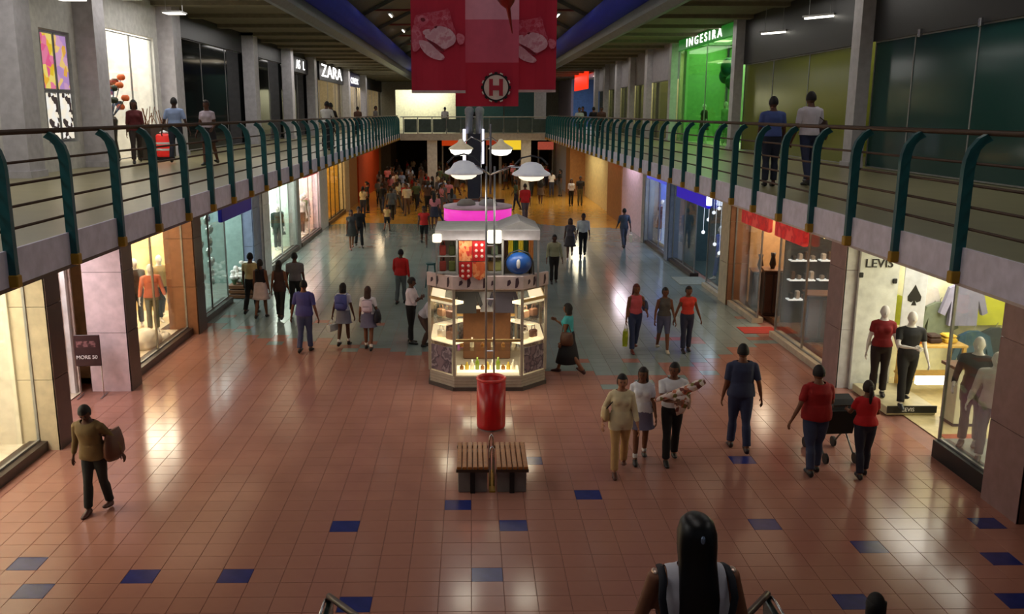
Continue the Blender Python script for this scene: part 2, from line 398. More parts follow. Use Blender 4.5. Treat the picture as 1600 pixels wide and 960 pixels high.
kerbd = M('dark stone kerb', (62, 48, 44), .35); kerbl = M('pale stone kerb', (200, 186, 164), .35); alu = M('aluminium frame', (160, 160, 160), .35, .6)
def window(side, x, y0, y1, z0=0.16, z1=3.3, mull=(), frame=None, g=None, kerb=kerbd, kw=0.14, kerb_h=None):
    w_ = empty(nwin(), (x, 0, 0), kind='structure'); fr = frame or alu; g = g or clear
    s = 1 if side < 0 else -1
    ys = [y0] + list(mull) + [y1]
    for a, b in zip(ys, ys[1:]):
        box('pane', g, -0.006, 0.006, a + .02, b - .02, z0 + .02, z1 - .02, w_)
    f = MB()
    for y in ys: f.box(-.02, .02, y - .02, y + .02, z0, z1)
    f.box(-.02, .02, y0, y1, z0, z0 + .03); f.box(-.02, .02, y0, y1, z1 - .03, z1); f.build('frame', [fr], w_)
    if kerb is not None: box('kerb', kerb, -.16, s * kw if s > 0 else .16, y0, y1, 0, z0, w_) if s > 0 else box('kerb', kerb, -kw, .16, y0, y1, 0, z0, w_)
    return w_
def interior(side, xf, xb, y0, y1, wall, fl, energy, col=(1, .95, .85), z1=3.3, back=None, fz=0.12, nl=1, lights=True, z0=0.0, ends=(True, True)):
    """the inside of one shop: floor, rear wall, side walls, ceiling and its ceiling lamps"""
    cx, cy = (xf + xb) / 2, (y0 + y1) / 2
    ax, ay = abs(xb - xf) / 2, (y1 - y0) / 2; s = 1 if xb > xf else -1
    def st(nm, m, a0, a1, b0, b1, c0, c1):
        o = MB().box(a0, a1, b0, b1, c0, c1).build(nm, [m]); o.location = (cx, cy, z0); return tag(o, kind='structure')
    if s > 0: st('floor_shop', fl, -ax + .18, ax, -ay, ay, 0.002, fz)
    else: st('floor_shop', fl, -ax, ax - .18, -ay, ay, 0.002, fz)
    if s > 0: st('wall_shop_rear', back or wall, ax - .06, ax, -ay, ay, 0, z1)
    else: st('wall_shop_rear', back or wall, -ax, -ax + .06, -ay, ay, 0, z1)
    if ends[0]: st('wall_shop_side', wall, -ax + .2, ax - .2, -ay, -ay + .05, 0, z1)
    if ends[1]: st('wall_shop_side', wall, -ax + .2, ax - .2, ay - .05, ay, 0, z1)
    r = st('ceiling_shop', M('shop ceiling', (205, 200, 190), .7), -ax, ax, -ay, ay, z1, z1 + .05)
    n = nl
    for i in range(n):
        yy = -ay + (i + .5) * 2 * ay / n
        box('lamp_panel', M('shop lamp panel', (255, 246, 225), .5, emit=2.5, var=0), -.35, .35, yy - .35, yy + .35, z1 - .03, z1 - .005, r)
        a = area(((xf + xb) / 2, (y0 + y1) / 2 + yy, z0 + z1 - .06), min(2.4, ax * 1.6), min(4.5, ay / n * 1.7), energy * (2.8 if z0 == 0 else 1.6) / n, col)
    return r
whitefl = M('white shop floor', (226, 214, 190), .25); beigew = M('beige shop wall', (222, 192, 142), .6); mintw = M('mint white wall', (214, 232, 220), .6)
pinkwall = M('pink white shop wall', (240, 214, 206), .6); darkw = M('dark shop wall', (50, 44, 40), .6); goldw = M('gold shop wall', (196, 150, 60), .5); wood = M('brown wood', (112, 70, 40), .5, scale=14)
# left shops
interior(-1, -7.1, -9.4, 9.0, 13.9, cream, whitefl, 110, (1, .93, .78)); window(-1, GL, 9.0, 13.9, mull=(11.4,))
interior(-1, -7.5, -10.6, 14.4, 17.06, M('shoe shop wall', (214, 196, 190), .6), whitefl, 60, (1, .92, .9), fz=0.012)
interior(-1, -7.1, -9.4, 17.6, 21.75, beigew, whitefl, 50, (1, .88, .68), ends=(True, False)); interior(-1, -7.55, -9.4, 21.76, 24.0, beigew, whitefl, 80, (1, .88, .68), ends=(False, True)); tag(box('wall_shop_silver', M('silver shop wall', (140, 165, 160), .4), -7.6, -7.52, 22.3, 24.0, 0, 3.3), kind='structure'); window(-1, GL, 17.6, 21.75, mull=(19.6,))
interior(-1, -7.1, -10.4, 24.02, 28.6, M('silver shop wall', (140, 165, 160), .4), M('grey shop floor', (150, 158, 150), .25), 70, (.9, 1, .95), fz=0.012, nl=2); window(-1, GL, 22.4, 25.6, mull=(24.0,), kerb=kerbd)
interior(-1, -7.1, -9.2, 30.6, 36.0, mintw, whitefl, 120, (.95, 1, .95), nl=2); window(-1, GL, 30.6, 36.0, mull=(33.3,))
interior(-1, -7.1, -9.2, 36.6, 41.6, pinkwall, whitefl, 110, (1, .9, .84), nl=2); window(-1, GL, 36.6, 41.6, mull=(39.1,))
interior(-1, -7.1, -10.2, 43.8, 49.8, goldw, M('gold floor', (160, 110, 40), .3), 90, (1, .8, .4), nl=2); window(-1, GL, 43.8, 49.8, mull=(45.3, 46.8, 48.3), frame=darkw)
# right shops
limew = M('cream yellow shop wall', (240, 236, 196), .6)
interior(1, 7.7, 11.9, 11.9, 17.9, limew, M('cream shop floor', (214, 198, 150), .25), 75, (1, .97, .86), nl=3, fz=0.012)
window(1, GR, 11.9, 13.5, 0.28, 3.6, kerb=black, kw=0.10)
interior(1, 7.7, 11.6, 17.95, 25.1, M('bronze shop wall', (196, 150, 104), .5), M('bronze shop floor', (120, 84, 60), .25), 95, (1, .82, .58), nl=2)
window(1, GR, 17.9, 21.4, 0.14, 3.3, mull=(19.6,), kerb=kerbl); window(1, GR, 22.8, 25.1, 0.14, 3.3, kerb=kerbl)
interior(1, 7.7, 11.4, 25.9, 32.9, M('dark teal shop wall', (58, 78, 84), .4), M('dark shop floor', (70, 82, 80), .2), 34, (.75, .9, 1), nl=2, fz=0.012)
window(1, GR, 25.9, 28.0, 0.12, 3.3, kerb=kerbl); window(1, GR, 29.6, 32.9, 0.12, 3.3, mull=(31.2,), kerb=kerbd)
interior(1, 7.7, 10.4, 33.5, 37.6, M('blue shop wall', (92, 120, 196), .5), whitefl, 70, (.7, .8, 1)); window(1, GR, 33.5, 37.6, 0.12, 3.3, mull=(35.5,))

# ---------------------------------------------------------------- upper storefronts
colm = M('upper column', (188, 184, 188), .5); upw = M('upper white wall', (214, 212, 206), .6); upb = M('upper beige wall', (176, 160, 140), .6)
dkgl = tinted('dark shop glazing', (34, 38, 38), .55); tealgl = tinted('teal shop glazing', (36, 80, 74), .8, .12); ygl = tinted('olive shop glazing', (128, 134, 40), .75, .15)
ZC = 8.75
def ucol(side, y0, y1, d=0.5):
    x0 = UL if side < 0 else UR
    p = MB().box(x0, x0 - side * d, y0, y1, ZU, ZC).box(x0, x0 - side * (d + .04), y0 - .04, y1 + .04, ZU, ZU + .14).build('column', [colm]); tag(p, kind='structure'); return p
for a, b in ((19.2, 19.9), (23.2, 23.9), (29.3, 30.1), (40.0, 40.8), (48.2, 48.9), (55.3, 56.1), (70.6, 71.6), (82, 83)): ucol(-1, a, b)
for a, b in ((22.8, 23.3), (33.5, 33.95), (44.1, 44.6)): ucol(1, a, b, .32)
for y in (50.2, 55.4, 60.6, 65.8, 71.0): ucol(1, y, y + .7, .3)
tag(MB().box(UL - .2, UL, 1.5, 19.7, ZU, ZC).box(UL - .2, UL, 20.5, 21.3, ZU, ZC).box(UL - .2, UL, 22.9, 24.0, ZU, ZC).box(UL - .2, UL, 21.3, 22.9, 7.3, ZC)
    .box(UL - .2, UL, 21.3, 22.9, ZU, 4.7).box(UL - .2, UL, 24.7, 25.2, ZU, ZC).box(UL - .2, UL, 28.9, 29.8, ZU, ZC).box(UL - .2, UL, 25.2, 28.9, 7.65, ZC).box(UL - .2, UL, 19.7, 20.5, ZU, ZC).box(UL - .2, UL, 24.0, 24.7, ZU, ZC).box(UL - .2, UL, 29.8, 30.8, ZU, ZC).box(UL - .2, UL, 40.8, 41.8, ZU, ZC).box(UL - .2, UL, 49.0, 49.8, ZU, ZC).box(UL - .2, UL, 55.8, 57.0, ZU, ZC).box(UL - .2, UL, 71.0, 72.4, ZU, ZC).build('wall_upper_left', [upw]), kind='structure')
def poster(x0, y0, y1, z0, z1, m, label, side=-1):
    p = empty('poster', (x0, (y0 + y1) / 2, (z0 + z1) / 2), 0, label, 'poster'); s = 1 if side < 0 else -1
    h, v = (y1 - y0) / 2, (z1 - z0) / 2
    box('sheet', m, 0, s * .015, -h, h, -v, v, p)
    MB().box(0, s * .03, -h - .03, -h, -v, v).box(0, s * .03, h, h + .03, -v, v).box(0, s * .03, -h, h, v, v + .03).box(0, s * .03, -h, h, -v - .03, -v).build('frame', [greyp], p)
    return p
pp1 = pattern('yellow pink print', [(236, 200, 40), (240, 130, 170), (250, 190, 60), (236, 96, 150), (250, 230, 120)], 5, 'voronoi', emit=.6)
pp2 = pattern('amber lilac print', [(240, 180, 80), (220, 170, 210), (250, 210, 130), (190, 150, 210)], 5, 'voronoi', emit=.6)
pp3 = pattern('white black print', [(250, 246, 240), (250, 240, 220), (240, 240, 236), (60, 50, 50)], 7, 'voronoi', emit=.8)
poster(UL - .05, 21.4, 22.0, 5.95, 7.2, pp1, 'tall lit poster in yellow and pink in the gallery wall, upper left of four')
poster(UL - .05, 22.1, 22.75, 5.95, 7.2, pp2, 'tall lit poster in amber and lilac in the gallery wall, upper right of four')
poster(UL - .05, 21.4, 22.0, 4.78, 5.85, pp3, 'lit white poster with black figures in the gallery wall, lower left of four')
poster(UL - .05, 22.1, 22.75, 4.78, 5.85, pp3, 'lit white poster with black figures in the gallery wall, lower right of four')
interior(-1, UL - .2, -11.9, 24.9, 29.6, M('white lit room', (240, 236, 228), .6), whitefl, 120, (1, .97, .92), z1=4.3, z0=ZU, fz=.01)
window(-1, UL - .1, 25.2, 28.9, 4.1, 7.6, mull=(27.1,), kerb=None)
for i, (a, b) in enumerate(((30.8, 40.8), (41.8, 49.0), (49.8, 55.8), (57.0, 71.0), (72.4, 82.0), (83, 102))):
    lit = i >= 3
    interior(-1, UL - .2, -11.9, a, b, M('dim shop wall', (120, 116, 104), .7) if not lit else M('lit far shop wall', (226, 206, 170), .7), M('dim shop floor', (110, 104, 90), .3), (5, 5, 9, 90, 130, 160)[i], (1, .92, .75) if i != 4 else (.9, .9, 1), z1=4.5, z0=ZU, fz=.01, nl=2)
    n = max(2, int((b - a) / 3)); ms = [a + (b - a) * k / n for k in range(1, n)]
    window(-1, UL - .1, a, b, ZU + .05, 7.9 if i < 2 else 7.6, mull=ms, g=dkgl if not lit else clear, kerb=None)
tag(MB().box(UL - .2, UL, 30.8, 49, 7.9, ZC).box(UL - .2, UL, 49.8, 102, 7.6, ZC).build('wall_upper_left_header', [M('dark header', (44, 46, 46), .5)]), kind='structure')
# light battens hanging inside the dim shops
def batten(x, y, z, rz, label, L=1.2, top=8.54):
    l = empty('light_batten', (x, y, z), rz, label, 'ceiling light')
    box('housing', greyp, -.08, .08, -L / 2, L / 2, 0, .05, l); MB().tube([(0, -L / 2 + .04, -.02), (0, L / 2 - .04, -.02)], .03, 8).build('tube', [tube_glow], l)
    for yy in (-L / 3, L / 3): MB().tube([(0, yy, .04), (0, yy, top - z)], .008, 6).build('hanger', [greyp], l)
batten(-10.6, 33.4, 7.55, 0, 'lit fluorescent batten inside the dark glazed upper shop, nearer of two', 1.6)
batten(-10.6, 36.2, 7.55, 0, 'lit fluorescent batten inside the dark glazed upper shop, farther of two', 1.6)
batten(-11.0, 27.2, 8.2, 0, 'lit fluorescent batten in the white upper room with the flowers', 1.2, 8.34)
lit_sign = M('white lit letters', (255, 252, 245), .4, emit=3.0, var=0)
def sign(side, x, y0, y1, z0, z1, board, label, txt=None, tm=None, size=.4, d=.12, name='shop_sign', stretch=1.0):
    s = 1 if side < 0 else -1
    g = empty(name, (x, (y0 + y1) / 2, (z0 + z1) / 2), 0, label, 'sign')
    h, v = (y1 - y0) / 2, (z1 - z0) / 2
    MB().box(0, s * d, -h, h, -v, v, 0, .02).build('board', [board], g)
    if txt: text('lettering', txt, (s * (d + .01), 0, 0), FACE_L if side < 0 else FACE_R, size, tm or lit_sign, g).scale.x = stretch
    return g
blkb = M('black sign board', (20, 20, 24), .3); 
sign(-1, UL, 50.4, 55.4, 7.6, 8.45, M('slate sign board', (40, 46, 60), .4), 'dark sign with white letters AS L before the black sign', 'AS   L', size=.7, stretch=1.5)
sign(-1, UL, 59.5, 70.5, 7.45, 8.7, blkb, 'black sign with large white letters reading ZARA', 'ZARA', size=1.15, stretch=3.2)
sign(-1, UL, 73.5, 81.0, 7.5, 8.6, M('violet sign board', (60, 60, 130), .4), 'violet sign with small white letters beyond the black sign', 'cnex', size=1.0, stretch=2.6)
# right upper
tag(MB().box(UR, UR + .2, 1.5, 22.8, 7.1, ZC).box(UR, UR + .2, 23.3, 33.5, 7.1, ZC).build('wall_upper_right', [M('dark upper band', (30, 28, 30), .4)]), kind='structure')
interior(1, UR + .2, 12.4, 1.6, 22.8, M('teal shop wall', (60, 100, 92), .7), M('dim shop floor', (110, 104, 90), .3), 26, (.8, 1, .95), z1=4.5, z0=ZU, fz=.01, nl=3)
window(1, UR + .1, 1.6, 22.8, ZU + .02, 7.1, mull=(5.6, 9.8, 12.6, 15.4, 18.2, 20.8), g=tealgl, kerb=None)
interior(1, UR + .2, 12.4, 23.0, 33.5, M('lime shop wall', (170, 172, 70), .7), M('dim shop floor', (110, 104, 90), .3), 40, (1, 1, .7), z1=4.5, z0=ZU, fz=.01, nl=2)
window(1, UR + .1, 23.3, 33.5, ZU + .02, 7.1, mull=(27.2, 30.4), g=ygl, kerb=None)
batten(UR - .25, 29.6, 7.9, R(35), 'lit fluorescent batten before the dark band over the olive glazing, with warm glow', 1.0, 8.75)
batten(UR - .25, 25.8, 8.0, R(35), 'lit fluorescent batten before the dark band beside the grey column', 1.0, 8.75)
for i, y in enumerate((13.0, 15.2, 18.0, 20.4)):   # clips along the top of the teal glazing
    tag(MB().box(UR - .06, UR + .02, y - .05, y + .05, 7.02, 7.2, 0, .015).build('glass_clip', [chrome]), 'small steel clip on top of the teal glazing, %s from the grey column' % ORD[3 - i], 'clip', 'clips on the teal glazing')
interior(1, UR + .2, 12.4, 33.95, 44.1, M('bright green shop wall', (120, 172, 98), .6), whitefl, 190, (.85, 1, .8), z1=4.5, z0=ZU, fz=.01, nl=2)
window(1, UR + .1, 33.95, 44.1, ZU + .02, 8.5, mull=(39.1,), g=glass('green tinted glass', (215, 246, 210)), kerb=None)
gs = sign(1, UR, 34.6, 43.6, 8.2, 8.7, M('green sign board', (40, 150, 50), .4, emit=.3), 'green lit sign with spaced white letters over the green shop', 'I N G E S I R A', size=.5, stretch=1.9)
for i, y in enumerate((44.6, 50.9, 56.1, 61.3, 66.5)):
    b = (50.2, 55.4, 60.6, 65.8, 71.0)[i]
    tag(MB().box(UR, UR + .2, y, b, 7.0, ZC).build('wall_upper_right_panel', [M('grey lilac panel', (150, 144, 150), .6)]), kind='structure')
    interior(1, UR + .2, 12.4, y, b, M('cream upper shop wall', (214, 208, 160), .7), M('dim shop floor', (110, 104, 90), .3), (50, 40, 26, 20, 20)[i], (1, .96, .8), z1=4.5, z0=ZU, fz=.01)
    window(1, UR + .1, y, b, ZU + .02, 7.0, kerb=None, g=glass('upper shop glass', (200, 205, 190)))
sign(1, UR - .3, 74.8, 84, 7.3, 9.2, M('red lit sign', (240, 50, 20), .4, emit=1.2, var=0), 'big red lit square sign at the far end of the right gallery', '', size=1)
interior(1, UR, 12.4, 71.7, 90, M('blue far shop wall', (90, 130, 190), .7), whitefl, 120, (.7, .85, 1), z1=4.5, z0=ZU, fz=.01)
tag(MB().box(UR - .02, 12.5, 90, 103, ZU, ZC).build('wall_upper_right_far', [M('lilac far wall', (160, 150, 170), .7)]), kind='structure')
# far end of the upper level
tag(MB().box(-6.1, -1.2, 75, 75.2, ZU, 7.2).build('wall_upper_back', [M('cream far wall', (246, 242, 206), .6)]), kind='structure')
area((-3.7, 73.4, 7.2), 4, .5, 110, (1, .98, .85), (R(50), 0, 0))
tag(MB().box(2.8, 6.2, 75, 75.2, ZU, 7.0).box(-1.2, 2.8, 78, 78.2, ZU, 8.5).build('wall_upper_back_teal', [M('teal far wall', (50, 92, 96), .4)]), kind='structure')
tag(MB().box(-5.2, 5.6, 64, 103, ZS, ZU).build('floor_upper_back', [khaki]), kind='structure')
for x in (5.2,): tag(MB().box(x, x + .9, 74, 75, ZU, 8.5).build('column', [colm]), kind='structure')
# far food hall signs and posts on the ground beyond the bridge
for x0, x1, z0, z1, m, lb in ((-2.2, -0.3, 2.9, 3.5, M('orange red fascia', (214, 70, 20), .5, emit=.5), 'orange red fascia sign of a food stall under the bridge'),
                              (1.2, 2.3, 2.95, 3.4, M('brick red fascia', (180, 60, 30), .5, emit=.4), 'brick red fascia sign of a food stall beyond the lamp'),
                              (2.3, 4.6, 2.6, 3.4, M('yellow lit fascia', (246, 210, 50), .5, emit=.9), 'yellow lit fascia sign of a food stall under the bridge'),
                              (5.2, 6.4, 2.6, 3.2, M('coral fascia', (214, 100, 80), .5, emit=.4), 'coral fascia sign beside the pale corner wall')):
    f = empty('stall_fascia', ((x0 + x1) / 2, 70, 0), 0, lb, 'sign'); a = (x1 - x0) / 2
    MB().box(-a, a, 0, .3, z0, z1, 0, .03).build('board', [m], f); MB().box(-a, -a + .1, .05, .25, 0, z0).box(a - .1, a, .05, .25, 0, z0).build('post', [greyp], f)
tag(MB().box(6.6, 7.5, 62.5, 72, 0, ZS).build('wall_right_corner', [M('blue grey corner', (150, 156, 180), .6)]), kind='structure')

# ---------------------------------------------------------------- bench pair, bin, lamp posts
slatm = M('varnished slat', (156, 94, 34), .35, scale=20, var=.25); concr = M('grey concrete base', (120, 112, 108), .6)
def bench(x0, x1, label):
    b = empty('slatted_bench', ((x0 + x1) / 2, 12.52, 0), 0, label, 'bench'); a = (x1 - x0) / 2; n = 6; st = 2 * a / n
    me = None
    for i in range(n):
        if me is None:
            o = MB().box(.006, st - .006, -.5, .5, .405, .45, 0, .008).build('slat', [slatm], b); me = o.data
        else: o = link(bpy.data.objects.new('slat', me), b)
        o.location.x = -a + i * st
    MB().box(-a - .005, a + .005, -.49, -.45, .36, .405).box(-a - .005, a + .005, .45, .49, .36, .405).build('rail', [M('dark frame', (60, 40, 26), .5)], b)
    for y in (-.36, .30): MB().box(-a + .02, a - .02, y, y + .10, 0, .36, 0, .01).build('base_block', [concr], b)
    box('leg', black, -.035, .035, -.40, -.36, 0, .36, b)
    return b
bench(-0.21, 0.25, 'low slatted wooden bench before the red bin, left of the hoop stand')
bench(0.36, 0.82, 'low slatted wooden bench before the red bin, right of the hoop stand')
hoop = empty('chrome_hoop_stand', (0.305, 12.6, 0), 0, 'chrome and brass hoop stand between the two slatted benches', 'stand')
for y in (-.25, .25):
    MB().tube([(-.03, y, 0), (-.03, y, .52), (-.02, y, .6), (.0, y, .63), (.02, y, .6), (.03, y, .52), (.03, y, 0)], .014, 8).build('hoop', [chrome], hoop, True)
box('base_plate', M('brass plate', (170, 140, 60), .35, .7), -.045, .045, -.45, .35, 0, .02, hoop)
redb = M('red bin enamel', (176, 12, 16), .3)
bn = empty('litter_bin', (0.35, 14.9, 0), 0, 'round open topped red litter bin on the floor before the kiosk', 'bin')
MB().lathe([(.20, .03), (.245, .03), (.25, .06), (.25, .90), (.225, .90), (.222, .10), (.0, .10)], n=36, cap=False).build('drum', [redb], bn, True)
MB().lathe([(.25, .88), (.262, .895), (.262, .915), (.245, .93), (.222, .92), (.222, .88)], n=36, cap=False).build('rim', [M('bright red rim', (214, 60, 56), .3)], bn, True)
MB().lathe([(.215, 0), (.215, .04), (.0, .04)], n=36).build('base_ring', [M('grey rubber', (150, 140, 140), .5)], bn)
def lamp_post(loc, h, arms, label, shade='dome', pole='twin'):
    p = empty('lamp_post', loc, 0, label, 'lamp post')
    MB().lathe([(.24, 0), (.24, .04), (.1, .07), (.1, .12), (0, .12)], n=20).build('base', [chrome], p)
    for x in ((-.075, .075) if pole == 'twin' else (0,)):
        MB().tube([(x, 0, .1), (x, 0, h)], .019, 10).build('pole', [M('dull steel pole', (140, 140, 146), .35, .8)], p, True)
    for z in (1.0, 2.0, 3.0):
        if pole == 'twin': MB().tube([(-.09, 0, z), (.09, 0, z)], .015, 6).build('spacer', [chrome], p)
    MB().tube([(0, 0, h - .5), (0, 0, h + .75)], .02, 10).build('mast', [M('dull steel pole', (140, 140, 146), .35, .8)], p, True)
    for ax, az in arms:
        MB().tube([(0, 0, h - .15), (ax * .5, 0, h - .02 + .02), (ax, 0, az + .13)], .022, 8).build('arm', [chrome], p, True)
        if shade == 'dome':
            s = MB().lathe([(0, .23), (.09, .22), (.18, .18), (.24, .09), (.34, .03), (.35, .0), (.30, -.02), (.25, 0)], (ax, 0, az), 28, cap=False).build('shade', [M('glowing lamp shade', (224, 226, 234), .4, emit=.22)], p, True)  # faint glow put into the shade for lamp light shining through it
            MB().tube([(ax - .3, 0, az + .18), (ax - .18, 0, az + .30), (ax, 0, az + .34), (ax + .18, 0, az + .30), (ax + .3, 0, az + .18)], .014, 6).build('bow', [M('dark bow', (70, 74, 80), .4, .5)], p, True)
            MB().lathe([(.25, 0), (.22, -.06), (.15, -.10), (0, -.12)], (ax, 0, az), 24).build('diffuser', [M('lamp diffuser', (255, 246, 214), .5, emit=1.3, var=0)], p, True)
        else:
            MB().lathe([(0, .34), (.06, .33), (.12, .22), (.40, .05), (.42, 0), (.30, -.02)], (ax, 0, az), 24, cap=False).build('shade', [M('lamp shade warm', (236, 222, 190), .4, emit=.15)], p, True)
            MB().lathe([(.38, 0), (.33, -.12), (.2, -.2), (0, -.22)], (ax, 0, az), 20).build('diffuser', [M('lamp diffuser bright', (255, 250, 235), .5, emit=2.5, var=0)], p, True)
    return p
lamp_post((0.36, 16.35, 0), 4.45, ((-.48, 4.33), (.74, 4.30)), 'tall twin pole chrome lamp post with two flat domed lamps in front of the kiosk')
lamp_post((0.36, 30.5, 0), 4.6, ((-.68, 4.2), (.66, 4.2)), 'farther chrome lamp post with two white cone lamps behind the kiosks', 'cone', 'single')
for x, z, e in ((-.12, 4.15, 8), (1.1, 4.12, 8)):
    area((x, 16.35, z), .4, .4, e, (1, .93, .75))
tw = empty('lift_tower', (0.15, 40, 0), 0, 'dark slim tower with two grey heads and white lit edges behind the lamp posts', 'tower')
box('shaft', M('dark tower shaft', (44, 44, 60), .4), -.28, .28, -.3, .3, 0, 4.5, tw)
for x in (-.42, .38): box('light_strip', M('tower light strip', (238, 236, 255), .4, emit=1.1, var=0), x - .07, x + .07, -.3, -.1, 3.2, 4.7, tw, .02)
for x in (-.2, .25): MB().lathe([(.17, 4.5), (.17, 5.3), (.2, 5.35), (.2, 5.55), (.12, 5.64), (0, 5.66)], (x, 0, 0), 16).build('head', [M('grey tower head', (150, 148, 156), .5)], tw, True)

# ---------------------------------------------------------------- kiosks
kw = M('kiosk white frame', (166, 156, 142), .4); kglass = glass('kiosk glass'); klit = M('kiosk lit shelf', (255, 236, 196), .5, emit=.9, var=0)
kx, ky = 0.335, 18.2
K = empty('glass_kiosk', (kx, ky, 0), 0, 'octagonal glass display kiosk with white frame and printed band behind the red bin', 'kiosk')
a, c = 1.165, .5
oct_ = lambda r, k=c: [(-r + k, -r), (r - k, -r), (r, -r + k), (r, r - k), (r - k, r), (-r + k, r), (-r, r - k), (-r, -r + k)]
MB().prism(oct_(a + .03), 'z', 0, .07).build('plinth', [M('dark plinth', (70, 60, 56), .5)], K)
MB().prism(oct_(a), 'z', .07, .30).build('base_panel', [kw], K)
for z in (.12, .18, .24): MB().prism(oct_(a + .006), 'z', z, z + .02).build('louvre', [M('louvre grey', (150, 140, 128), .5)], K)
P8 = oct_(a)
for (x, y) in P8: MB().box(x - .03, x + .03, y - .03, y + .03, .30, 2.05, 0, .008).build('corner_post', [kw], K)
for i in range(8):
    p, q = Vector(P8[i]), Vector(P8[(i + 1) % 8]); d = (q - p); L = d.length; ang = math.atan2(d.y, d.x); mid = (p + q) / 2
    mt = Matrix.Translation((mid.x, mid.y, 0)) @ Matrix.Rotation(ang, 4, 'Z')
    front = i == 0
    top = 1.0 if front or i == 4 else 1.78
    MB().box(-L / 2 + .03, L / 2 - .03, -.008, .0, .32, top).xf(mt).build('pane', [kglass], K)
    MB().box(-L / 2 + .02, L / 2 - .02, -.02, .03, top, top + .05).xf(mt).build('counter_edge', [M('brass edge', (186, 160, 110), .35, .5)], K)
    if not front:
        MB().box(-L / 2 + .06, L / 2 - .06, -.016, -.009, .34, .86).xf(mt).build('picture_panel', [pattern('grey violet picture', [(96, 84, 96), (150, 136, 146), (60, 50, 64), (120, 100, 112)], 5, 'noise')], K)
        MB().box(-L / 2 + .04, L / 2 - .04, .02, .30, .92, .94).xf(mt).build('lit_shelf', [klit], K)
        MB().box(-L / 2 + .04, L / 2 - .04, .02, .30, 1.36, 1.38).xf(mt).build('glass_shelf', [kglass], K)
        MB().box(-L / 2 + .04, L / 2 - .04, .02, .30, 1.72, 1.77).xf(mt).build('lit_header', [klit], K)
MB().box(-.62, .62, -1.12, -.60, .31, .36).build('lit_floor', [klit], K)
MB().box(-.62, .62, -1.12, -.62, .80, .815).build('glass_shelf', [kglass], K)
bandm = M('kiosk white band', (190, 172, 172), .5)
for i in (7, 0, 1):
    p, q = Vector(P8[i]), Vector(P8[(i + 1) % 8]); d = (q - p); L = d.length; ang = math.atan2(d.y, d.x); mid = (p + q) / 2
    mt = Matrix.Translation((mid.x, mid.y, 0)) @ Matrix.Rotation(ang, 4, 'Z')
    bd = MB().box(-L / 2 - .02, L / 2 + .02, -.05, .02, 2.05, 2.32, 0, .01).xf(mt).build('band', [bandm], K)
    n = int(L / .16); mk = MB()
    for k in range(n):
        x = -L / 2 + .1 + k * .155; hh = (.05, .09, .06, .1)[k % 4]
        if k % 3 == 2: continue
        mk.add([mt @ Vector(v) for v in ((x, -.053, 2.18 - hh), (x + .05, -.053, 2.20 - hh), (x + .08, -.053, 2.19), (x + .06, -.053, 2.19 + hh), (x + .01, -.053, 2.17 + hh))], [(0, 1, 2, 3, 4)], 0)
    mk.build('band_print', [M('dark print', (60, 40, 52), .6)], bd, fix=False)
MB().prism(oct_(a - .02), 'z', 2.0, 2.05).build('soffit_ring', [M('kiosk soffit', (150, 140, 130), .6)], K)
MB().box(-.5, .5, .1, .6, .3, 1.5, 0, .02).box(-.42, .42, .04, .1, 1.28, 1.4).build('inner_cabinet', [wood], K)
MB().box(-.42, .42, .03, .09, 1.40, 1.46).build('lit_row', [klit], K)
area((kx, ky - .85, 1.9), .9, .3, 14, (1, .9, .66)); area((kx, ky - .85, .79), 1.0, .3, 9, (1, .92, .66))
for sx in (-1, 1): area((kx + sx * .8, ky - .8, 1.70), .3, .3, 7, (1, .88, .66))
# goods in the kiosk: bottles, boxes and bags
goods = [('perfume_bottle', (200, 170, 60)), ('amber_bottle', (150, 96, 30)), ('green_jar', (120, 140, 40)), ('white_jar', (235, 225, 205))]
cnt = 0
for i, x in enumerate([-.52 + .104 * k for k in range(11)]):
    nm, colr = goods[(i * 3 + 1) % 4]; hh = .10 + .05 * ((i * 5) % 4)
    for (y, z) in ((-.88, .36), (-.86, .815)):
        if z > .5 and i % 2: continue
        o = MB().lathe([(.0, 0), (.04, 0), (.042, hh * .6), (.018, hh * .75), (.018, hh), (0, hh)], n=10).build('bottle', [M(nm, colr, .25)], None, True)
        o.location = (kx + x, ky + y, z); cnt += 1
        tag(o, '%s on the %s of the kiosk front case, %s place from the left' % ({'perfume_bottle': 'yellow bottle', 'amber_bottle': 'amber bottle', 'green_jar': 'olive jar', 'white_jar': 'white jar'}[nm], 'lit floor' if z < .5 else 'glass shelf', ORD[i]), 'bottle', 'bottles in the kiosk front case')
for sx in (-1, 1):
    for k, z in enumerate((.94, .94, 1.38, 1.38)):
        colr = ((120, 84, 64), (230, 220, 205), (90, 60, 48), (160, 120, 92))[(k + (sx > 0)) % 4]
        o = MB().box(-.09, .09, -.05, .05, 0, .16, 0, .02).tube([(-.05, 0, .16), (-.04, 0, .24), (.04, 0, .24), (.05, 0, .16)], .008, 6).build('handbag', [M('case handbag %d' % ((k + (sx > 0)) % 4), colr, .5)])
        o.location = (kx + sx * (.80 + (.13 if k % 2 else -.05)), ky - .66 + (.13 if k % 2 else -.05), z); o.rotation_euler.z = sx * R(45)
        tag(o, '%s handbag on the %s shelf in the %s corner case of the octagonal kiosk' % (('brown', 'white', 'dark brown', 'tan')[(k + (sx > 0)) % 4], 'lit' if z < 1 else 'glass', 'left' if sx < 0 else 'right'), 'handbag')
